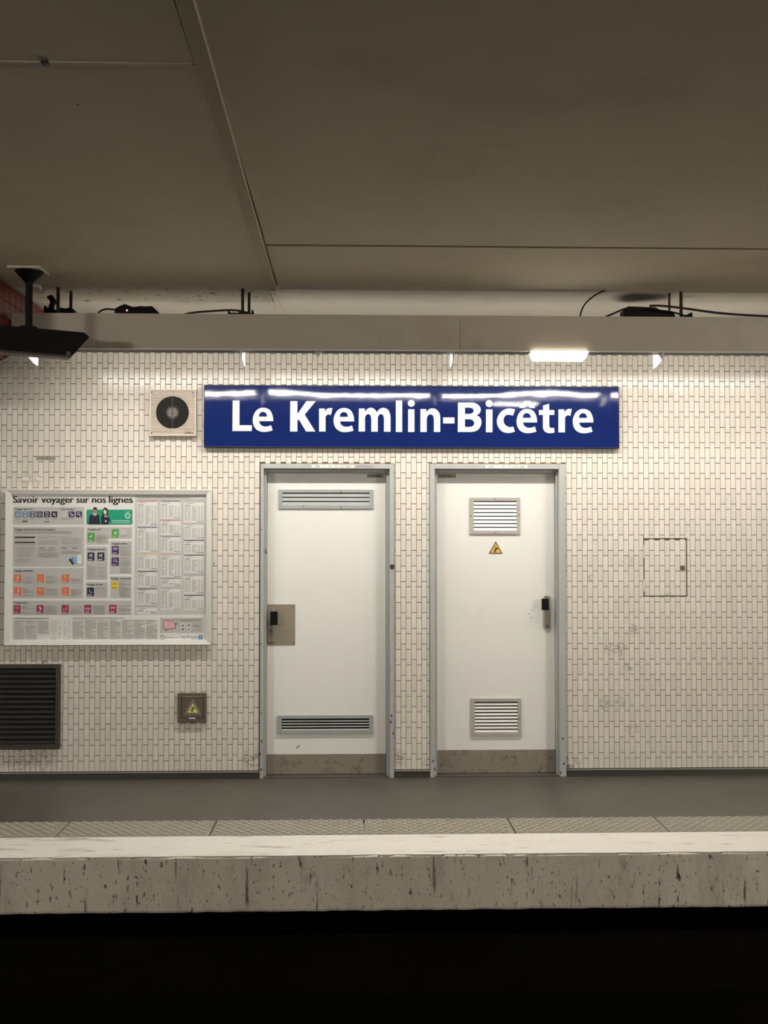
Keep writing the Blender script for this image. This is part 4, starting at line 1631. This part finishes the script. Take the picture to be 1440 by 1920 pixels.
def head(body, x0, x1, base, cap, rgb=(40, 38, 38), bold=0.0, name='heading', lay=3, thick=0.0):
    a = qr(x0, base - cap, x1, base, YP)
    return lettering(name, body, a[0], a[1], a[2], a[3] - a[2], YP - LAY * lay, ink(rgb), sheet, bold, thick=thick)


GREY, GREY2 = (188, 186, 178), (196, 194, 187)
for p in ((85, 178, 553, 293), (85, 310, 553, 570), (570, 312, 870, 385), (570, 384, 715, 425), (568, 440, 708, 658), (724, 403, 868, 618),
          (565, 672, 708, 778), (726, 635, 866, 778), (85, 580, 550, 778), (82, 795, 866, 888)):
    blk('grey_panel', *p, GREY)
blk('timetable_field', 886, 100, 1357, 885, GREY2)
blk('notice_panel', 1055, 908, 1336, 1006, GREY)
for wd, xa, xb in (('Savoir', 88, 255), ('voyager', 274, 486), ('sur', 505, 586), ('nos', 608, 698), ('lignes', 719, 874)):
    head(wd, xa, xb, 150, 44, (20, 18, 22), 0.0, 'lettering', thick=0.0045)
for args in (('Voyager informé', 98, 210, 197, 11), ('Une requête ?', 404, 497, 197, 11), ('Voyager muni du bon titre de transport', 96, 363, 331, 12),
             ('Voyager vert', 580, 664, 331, 11), ('Voyager plus loin', 578, 693, 462, 12), ('Voyager serein', 738, 836, 424, 12),
             ('Voyager la nuit', 574, 676, 694, 12), ('Voyager en sécurité', 730, 862, 654, 12), ('Voyager ensemble', 94, 217, 603, 12), ('Voyager avec...', 90, 190, 813, 12)):
    head(*args, thick=0.0008)
head('Voyager dans les premiers et derniers RER et métros', 907, 1258, 120, 9, (110, 108, 106))

TXT = (152, 149, 142)
LN = {}


def lines(x0, x1, y0, y1, pitch=6.0, rgb=TXT, th=2.2, keep=.95):
    """small print: far too fine to read, so just its rows"""
    b = LN.setdefault(rgb, [])
    y = y0
    while y < y1:
        if random.random() < keep:
            e = x1 if random.random() < .75 else x0 + (x1 - x0) * random.uniform(.4, .95)
            b.append(R(x0, y, e, y + th))
        y += pitch


def icon(x0, y0, x1, y1, rgb, pict=(), pc=(232, 230, 226), cap=True):
    blk('icon', x0, y0, x1, y1, rgb, 2, 5)
    pl = list(pict)
    if cap:
        pl += [R(x0 + 6, y1 - 12, x0 + (x1 - x0) * .72, y1 - 9), R(x0 + 6, y1 - 7, x0 + (x1 - x0) * .6, y1 - 4.5)]
    if pl:
        shapes('pictogram', pl, pc)


def screen(x, y):
    return [R(x + 8, y + 9, x + 32, y + 12), R(x + 8, y + 24, x + 32, y + 27), R(x + 8, y + 9, x + 11, y + 27), R(x + 29, y + 9, x + 32, y + 27), [(x + 15, y + 27), (x + 25, y + 27), (x + 20, y + 33)]]


def phone(x, y):
    return [R(x + 12, y + 6, x + 28, y + 9), R(x + 12, y + 29, x + 28, y + 33), R(x + 12, y + 6, x + 15, y + 33), R(x + 25, y + 6, x + 28, y + 33)]


BLU, NAVY = (98, 134, 160), (30, 30, 62)
icon(98, 207, 138, 246, BLU, screen(98, 207), cap=False)
icon(146, 207, 186, 246, BLU, phone(146, 207), cap=False)
icon(194, 207, 234, 246, NAVY, arc(214, 226, 13, 16) + [R(211.5, 217, 216.5, 237)], cap=False)
icon(242, 207, 282, 246, NAVY, screen(242, 207), cap=False)
icon(290, 207, 330, 246, NAVY, phone(290, 207), cap=False)
icon(338, 207, 378, 246, (10, 10, 12), [bar(348, 216, 368, 238, 4.5), bar(368, 216, 348, 238, 1.8)], cap=False)
blk('blank_square', 408, 211, 440, 243, (200, 197, 188), 2)
icon(452, 207, 491, 246, (48, 42, 78), [bar(462, 214, 472, 226, 5), bar(472, 226, 484, 230, 5), R(460, 235, 484, 237.5)], cap=False)
icon(499, 207, 540, 246, (48, 42, 78), arc(517, 222, 7, 10) + [bar(523, 229, 532, 240, 4)], cap=False)
for xx in (98, 146, 194, 242, 290, 338):
    lines(xx + 4, xx + 34, 252, 262, 5)
shapes('store_badge', [R(148, 268, 182, 277), R(292, 272, 326, 277)], (60, 58, 54))
lines(402, 446, 252, 262, 5)
lines(456, 486, 252, 258, 5)
# green banner with two uniformed staff
blk('green_banner', 570, 195, 872, 293, (14, 150, 112), 2, 8)
shapes('drawn_jacket', [[(583, 293), (588, 240), (598, 230), (618, 224), (642, 224), (654, 234), (660, 293)],
                        [(666, 293), (666, 240), (672, 232), (690, 226), (712, 232), (722, 250), (727, 270), (716, 275), (717, 293)]], (22, 24, 44), 3)
shapes('drawn_shirt', [[(613, 218), (637, 218), (634, 235), (625, 238), (616, 234)], [(683, 230), (694, 238), (708, 228), (700, 244), (690, 242)]], (226, 222, 216), 4)
shapes('drawn_tie', [[(622, 226), (629, 226), (630, 240), (626, 246), (622, 240)]], (70, 78, 96), 5)
shapes('drawn_hair', [[(612, 200), (612, 188), (620, 179), (632, 179), (641, 187), (640, 202)],
                      [(676, 232), (677, 200), (684, 184), (694, 181), (707, 188), (713, 206), (710, 232)]], (44, 26, 22), 4)
shapes('drawn_face', [[(614, 194), (639, 194), (638, 212), (631, 222), (621, 222), (615, 212)]], (176, 124, 96), 5)
shapes('drawn_face', [[(681, 204), (690, 194), (702, 204), (703, 216), (696, 228), (692, 229), (684, 218)]], (232, 206, 190), 5)
shapes('drawn_badge', [circ(697, 271, 6), circ(710, 243, 3)], (220, 220, 224), 5)
shapes('round_emblem', arc(841, 235, 13, 18, n=24) + [bar(833, 226, 841, 231, 2.4), bar(841, 231, 847, 241, 2.4), bar(847, 241, 852, 243, 2.4), bar(822, 227, 828, 231, 2), bar(842, 252, 843, 260, 2)], (222, 234, 226), 4)
head('RATP', 828, 858, 213, 5, (222, 234, 226), lay=4, name='lettering')
shapes('banner_print', [R(738, 266, 858, 269.5), R(738, 277, 856, 280.5)], (206, 230, 218), 4)
# ticket panel
lines(96, 470, 338, 352, 6)
shapes('black_caption_bar', [R(96, 373, 232, 382), R(96, 407, 232, 416)], (16, 15, 16), 2)
lines(98, 224, 388, 402, 6)
lines(96, 228, 424, 548, 9, keep=.75)
lines(252, 384, 374, 440, 8, keep=.8)
lines(252, 384, 460, 510, 6)
lines(404, 534, 374, 440, 9, keep=.8)
lines(404, 534, 466, 490, 6)
for xx in (258, 322, 404, 474):
    lines(xx, xx + 40, 446, 452, 4, (120, 117, 110))
shapes('travel_card', [[(452, 524), (464, 516), (490, 552), (478, 560)]], (28, 30, 40), 3)
shapes('travel_card', [[(464, 516), (482, 506), (502, 548), (488, 556)]], (92, 140, 180), 4)
shapes('travel_card', [[(482, 508), (502, 500), (510, 550), (494, 552)]], (140, 178, 206), 5)
shapes('telephone_drawing', [R(510, 494, 538, 550)], (226, 226, 222), 6)
# green, navy, purple, yellow icons
GRN, PUR = (84, 158, 74), (72, 42, 84)
icon(578, 348, 624, 405, GRN, [[(590, 380), (594, 368), (610, 360), (606, 374), (596, 380)]], (190, 216, 160))
icon(737, 322, 783, 379, GRN, [[(748, 352), (756, 340), (766, 344), (774, 338), (772, 350), (758, 358)]], (190, 216, 160))
blk('blank_square', 797, 326, 829, 358, (200, 197, 188), 2)
lines(634, 704, 352, 412, 7, keep=.85)
lines(795, 858, 366, 376, 5)
plane = lambda x, y: [bar(x + 12, y + 28, x + 32, y + 10, 5), bar(x + 10, y + 12, x + 28, y + 18, 4), bar(x + 26, y + 18, x + 30, y + 34, 4), bar(x + 10, y + 24, x + 18, y + 28, 3)]
icon(577, 477, 622, 532, NAVY, plane(577, 477))
icon(642, 477, 688, 532, NAVY, plane(642, 477))
lines(578, 628, 546, 650, 8, keep=.8)
lines(644, 694, 546, 650, 9, keep=.7)
icon(737, 435, 783, 490, PUR, arc(760, 454, 5, 9) + [bar(744, 450, 752, 458, 3), bar(776, 450, 768, 458, 3), bar(748, 443, 754, 447, 3), bar(772, 443, 766, 447, 3)], (216, 190, 222))
icon(735, 510, 783, 566, PUR, arc(757, 528, 8, 11) + [bar(766, 532, 772, 542, 6), R(750, 532, 760, 536)], (200, 176, 214))
lines(792, 856, 438, 500, 7)
lines(790, 856, 512, 612, 6.5)
icon(735, 665, 779, 718, (232, 196, 74), [bar(744, 688, 770, 686, 3), bar(748, 680, 762, 676, 3), bar(766, 680, 770, 688, 3)], (130, 100, 30))
lines(786, 858, 664, 770, 6.5)
icon(573, 708, 620, 765, NAVY, arc(600, 730, 10, 13, 40, 220), (196, 206, 226))
lines(630, 700, 706, 770, 6.5, keep=.85)
ORG, MAG = (216, 116, 78), (150, 44, 82)
walker = lambda x, y: [circ(x + 28, y + 9, 4, 10), bar(x + 26, y + 13, x + 23, y + 25, 5), bar(x + 23, y + 25, x + 16, y + 36, 4), bar(x + 24, y + 25, x + 31, y + 36, 4), bar(x + 26, y + 15, x + 35, y + 21, 3), bar(x + 25, y + 15, x + 17, y + 21, 3)]
stander = lambda x, y: [circ(x + 30, y + 9, 4, 10), R(x + 26, y + 14, x + 34, y + 26), R(x + 27, y + 26, x + 29.6, y + 37), R(x + 30.6, y + 26, x + 33, y + 37)]
icon(92, 621, 140, 677, ORG, walker(92, 621), (240, 214, 196))
icon(244, 621, 291, 677, ORG, arc(267, 640, 8, 10) + [R(259, 648, 276, 650)], (236, 180, 150))
icon(408, 621, 456, 677, ORG, [bar(426, 630, 432, 644, 5), bar(432, 644, 440, 650, 4), circ(424, 628, 3.5, 10)], (240, 204, 180))
icon(92, 706, 140, 762, ORG, stander(92, 706), (240, 214, 196))
icon(244, 706, 290, 762, ORG, [R(255, 718, 258, 732), R(276, 718, 279, 732), R(255, 716, 279, 718), R(265, 720, 269, 732)], (236, 180, 150))
icon(407, 706, 455, 762, ORG, [R(422, 718, 440, 721), R(422, 730, 440, 733), R(422, 718, 425, 733), R(437, 718, 440, 733)], (240, 190, 150))
for (xx, ye) in ((150, 0), (302, 0), (466, 0)):
    lines(xx, xx + 76, 632, 680, 6.5, keep=.85)
    lines(xx, xx + 76, 716, 766, 6.5, keep=.85)
icon(90, 824, 136, 880, MAG, [R(101, 834, 125, 836), R(101, 846, 125, 848), R(101, 834, 103, 848), R(123, 834, 125, 848), R(107, 840, 119, 842)], (226, 180, 196))
icon(241, 824, 288, 880, MAG, [bar(256, 834, 264, 846, 4), bar(264, 838, 272, 846, 6), bar(262, 848, 274, 850, 2.5), circ(263, 855, 3, 10), circ(273, 855, 3, 10)], (240, 226, 230))
icon(406, 822, 453, 879, MAG, [bar(438, 830, 436, 850, 2.6), bar(434, 830, 441, 830, 2.6), bar(418, 852, 436, 850, 2.6), circ(418, 853, 4, 10), circ(438, 853, 4, 10)], (226, 180, 196))
icon(555, 822, 601, 878, MAG, arc(569, 850, 5, 7.4, n=12) + arc(587, 850, 5, 7.4, n=12) + [bar(569, 850, 575, 840, 2), bar(575, 840, 587, 850, 2), bar(584, 838, 587, 850, 2)], (230, 200, 210))
icon(720, 822, 768, 878, MAG, [bar(733, 840, 752, 842, 5), bar(735, 842, 733, 854, 3), bar(751, 842, 754, 854, 3), bar(752, 840, 758, 834, 5), bar(733, 840, 730, 833, 2.5)], (240, 214, 224))
for xx in (144, 296, 462, 614, 778):
    lines(xx, xx + 78, 828, 884, 6.5, keep=.85)
# bottom block of small print
shapes('small_heading', [R(90, 909, 322, 913), R(478, 908, 820, 911)], (96, 93, 88))
for xx in (88, 168, 248):
    lines(xx, xx + 74, 922, 1048 if xx < 240 else 1012, 5.2)
for yy in range(930, 1050, 13):
    lines(336, 372, yy, yy + 3, 4)
    shapes_pts = [R(388, yy, 396, yy + 3), R(424, yy, 432, yy + 3), R(452, yy, 460, yy + 3)]
    LN.setdefault((96, 93, 88), []).extend(s_ for s_ in shapes_pts if random.random() < .75)
for xx in (478, 560, 640, 722, 803, 882, 962):
    lines(xx, xx + 74, 920, 1050, 5.2)
# timetables
cols = {905: ((137, 300, (196, 92, 88)), (310, 476, (70, 70, 106)), (487, 592, (222, 196, 128)), (600, 706, (34, 28, 36)), (715, 820, (46, 44, 48)), (832, 881, (140, 156, 150))),
        1060: ((137, 255, (92, 60, 86)), (263, 361, (190, 108, 112)), (370, 478, (92, 108, 98)), (490, 640, (206, 150, 152)), (646, 700, (124, 140, 122)), (710, 856, (188, 150, 140))),
        1212: ((140, 280, (170, 156, 124)), (287, 388, (176, 154, 132)), (396, 486, (46, 46, 42)), (493, 612, (34, 52, 36)), (625, 750, (142, 160, 170)), (758, 856, (34, 26, 32)))}
for x0, lst in cols.items():
    for (y0, y1, rgb) in lst:
        blk('timetable', x0, y0, x0 + 130, y1, (222, 220, 213), 2)
        shapes('line_colour_bar', [R(x0, y0, x0 + 130, y0 + 5)], rgb, 3)
        LN.setdefault((90, 86, 84), []).append(R(x0 + 4, y0 + 25, x0 + 42, y0 + 28.5))
        LN.setdefault((90, 86, 84), []).append(R(x0 + 86, y1 - 8, x0 + 128, y1 - 5))
        LN.setdefault((120, 116, 112), []).append(R(x0 + 10, y0 + 12, x0 + 60, y0 + 15))
        for (a, b) in ((4, 24), (28, 42), (52, 84), (92, 104), (112, 124)):
            lines(x0 + a, x0 + b, y0 + 32, y1 - 10, 5.2, (176, 173, 166), 2.6, 1)
shapes('rule', [R(907, 131, 1342, 133)], (150, 146, 138), 3)
# speech bubble, symbols and emblems
RED = (150, 78, 78)
shapes('speech_bubble', [[(1076, 930), (1084, 922), (1146, 922), (1152, 930), (1156, 950), (1158, 974), (1150, 981), (1112, 983), (1086, 996), (1092, 984), (1080, 980), (1074, 970)]], RED, 2)
shapes('speech_bubble_field', [[(1080, 933), (1086, 927), (1142, 927), (1150, 935), (1152, 972), (1147, 977), (1108, 979), (1094, 986), (1097, 979), (1084, 976), (1079, 968)]], (226, 188, 184), 3)
head('BUS?', 1104, 1140, 942, 9, (160, 104, 102), lay=4, name='lettering')
head('SUIT', 1102, 1132, 958, 9, (160, 104, 102), lay=4, name='lettering')
head('LOUIS', 1100, 1142, 975, 9, (160, 104, 102), lay=4, name='lettering')
shapes('alert_tag', [R(1146, 914, 1168, 950)], RED, 4)
shapes('alert_tag_field', [R(1149, 917, 1165, 942)], (230, 214, 208), 5)
shapes('alert_sign', [R(1156, 920, 1159, 932), R(1156, 934, 1159, 938)], (60, 30, 30), 6)
for (xx, yy) in ((1190, 943), (1230, 943), (1190, 972), (1230, 972)):
    blk('symbol_tile', xx, yy, xx + 28, yy + 26, (214, 211, 204), 2)
shapes('symbols', [[(1204, 949), (1212, 964), (1196, 964)], R(1237, 954.5, 1252, 959), R(1242.3, 949, 1246.8, 965), circ(1204, 984, 8), [(1240, 991), (1240, 978), (1249, 982), (1249, 986), (1243, 987), (1243, 991)]], (34, 32, 32), 3)
shapes('symbol_centre', [circ(1204, 984, 3.2, 10)], (214, 211, 204), 4)
lines(1188, 1320, 916, 928, 5)
lines(1270, 1325, 936, 990, 5, keep=.5)
shapes('round_emblem', arc(1071, 1035, 12, 15, n=24) + [bar(1063, 1027, 1071, 1032, 2.2), bar(1071, 1032, 1076, 1041, 2.2), bar(1053, 1027, 1059, 1030, 1.8), bar(1068, 1049, 1076, 1048, 1.6)], (80, 90, 84), 3)
head('RATP', 1094, 1142, 1041, 9, (80, 78, 72), lay=3, name='lettering')
head('pour', 1152, 1182, 1039, 6, (120, 116, 110), lay=3, name='lettering')
head('île', 1194, 1218, 1040, 16, (92, 112, 150), 0.0, 'lettering')
head('de', 1218, 1238, 1040, 15, (160, 172, 192), 0, 'lettering')
head('France', 1238, 1303, 1040, 16, (92, 112, 150), 0.0, 'lettering')
head('mobilités', 1254, 1302, 1051, 8, (130, 132, 140), 0, 'lettering')
blk('blue_emblem', 1307, 1022, 1334, 1050, (70, 124, 172), 2, 5)
shapes('emblem_figure', [circ(1321, 1028, 3, 10), bar(1321, 1031, 1318, 1040, 3), bar(1318, 1040, 1313, 1047, 2.4), bar(1319, 1038, 1327, 1047, 2.4), bar(1320, 1033, 1328, 1036, 2.2)], (206, 220, 232), 3)
for k, (rgb, polys) in enumerate(LN.items()):
    ob = shapes('small_print', polys, rgb, 3)
    ob['kind'] = 'stuff'
# creases in the lower edge of the sheet
shapes('crease', [bar(948, 1014, 968, 1054, 2), bar(926, 1004, 934, 1024, 1.6), bar(190, 1050, 198, 1062, 1.6), bar(826, 1046, 834, 1058, 1.8), bar(1150, 986, 1163, 1026, 1.5)], (232, 230, 224), 4)
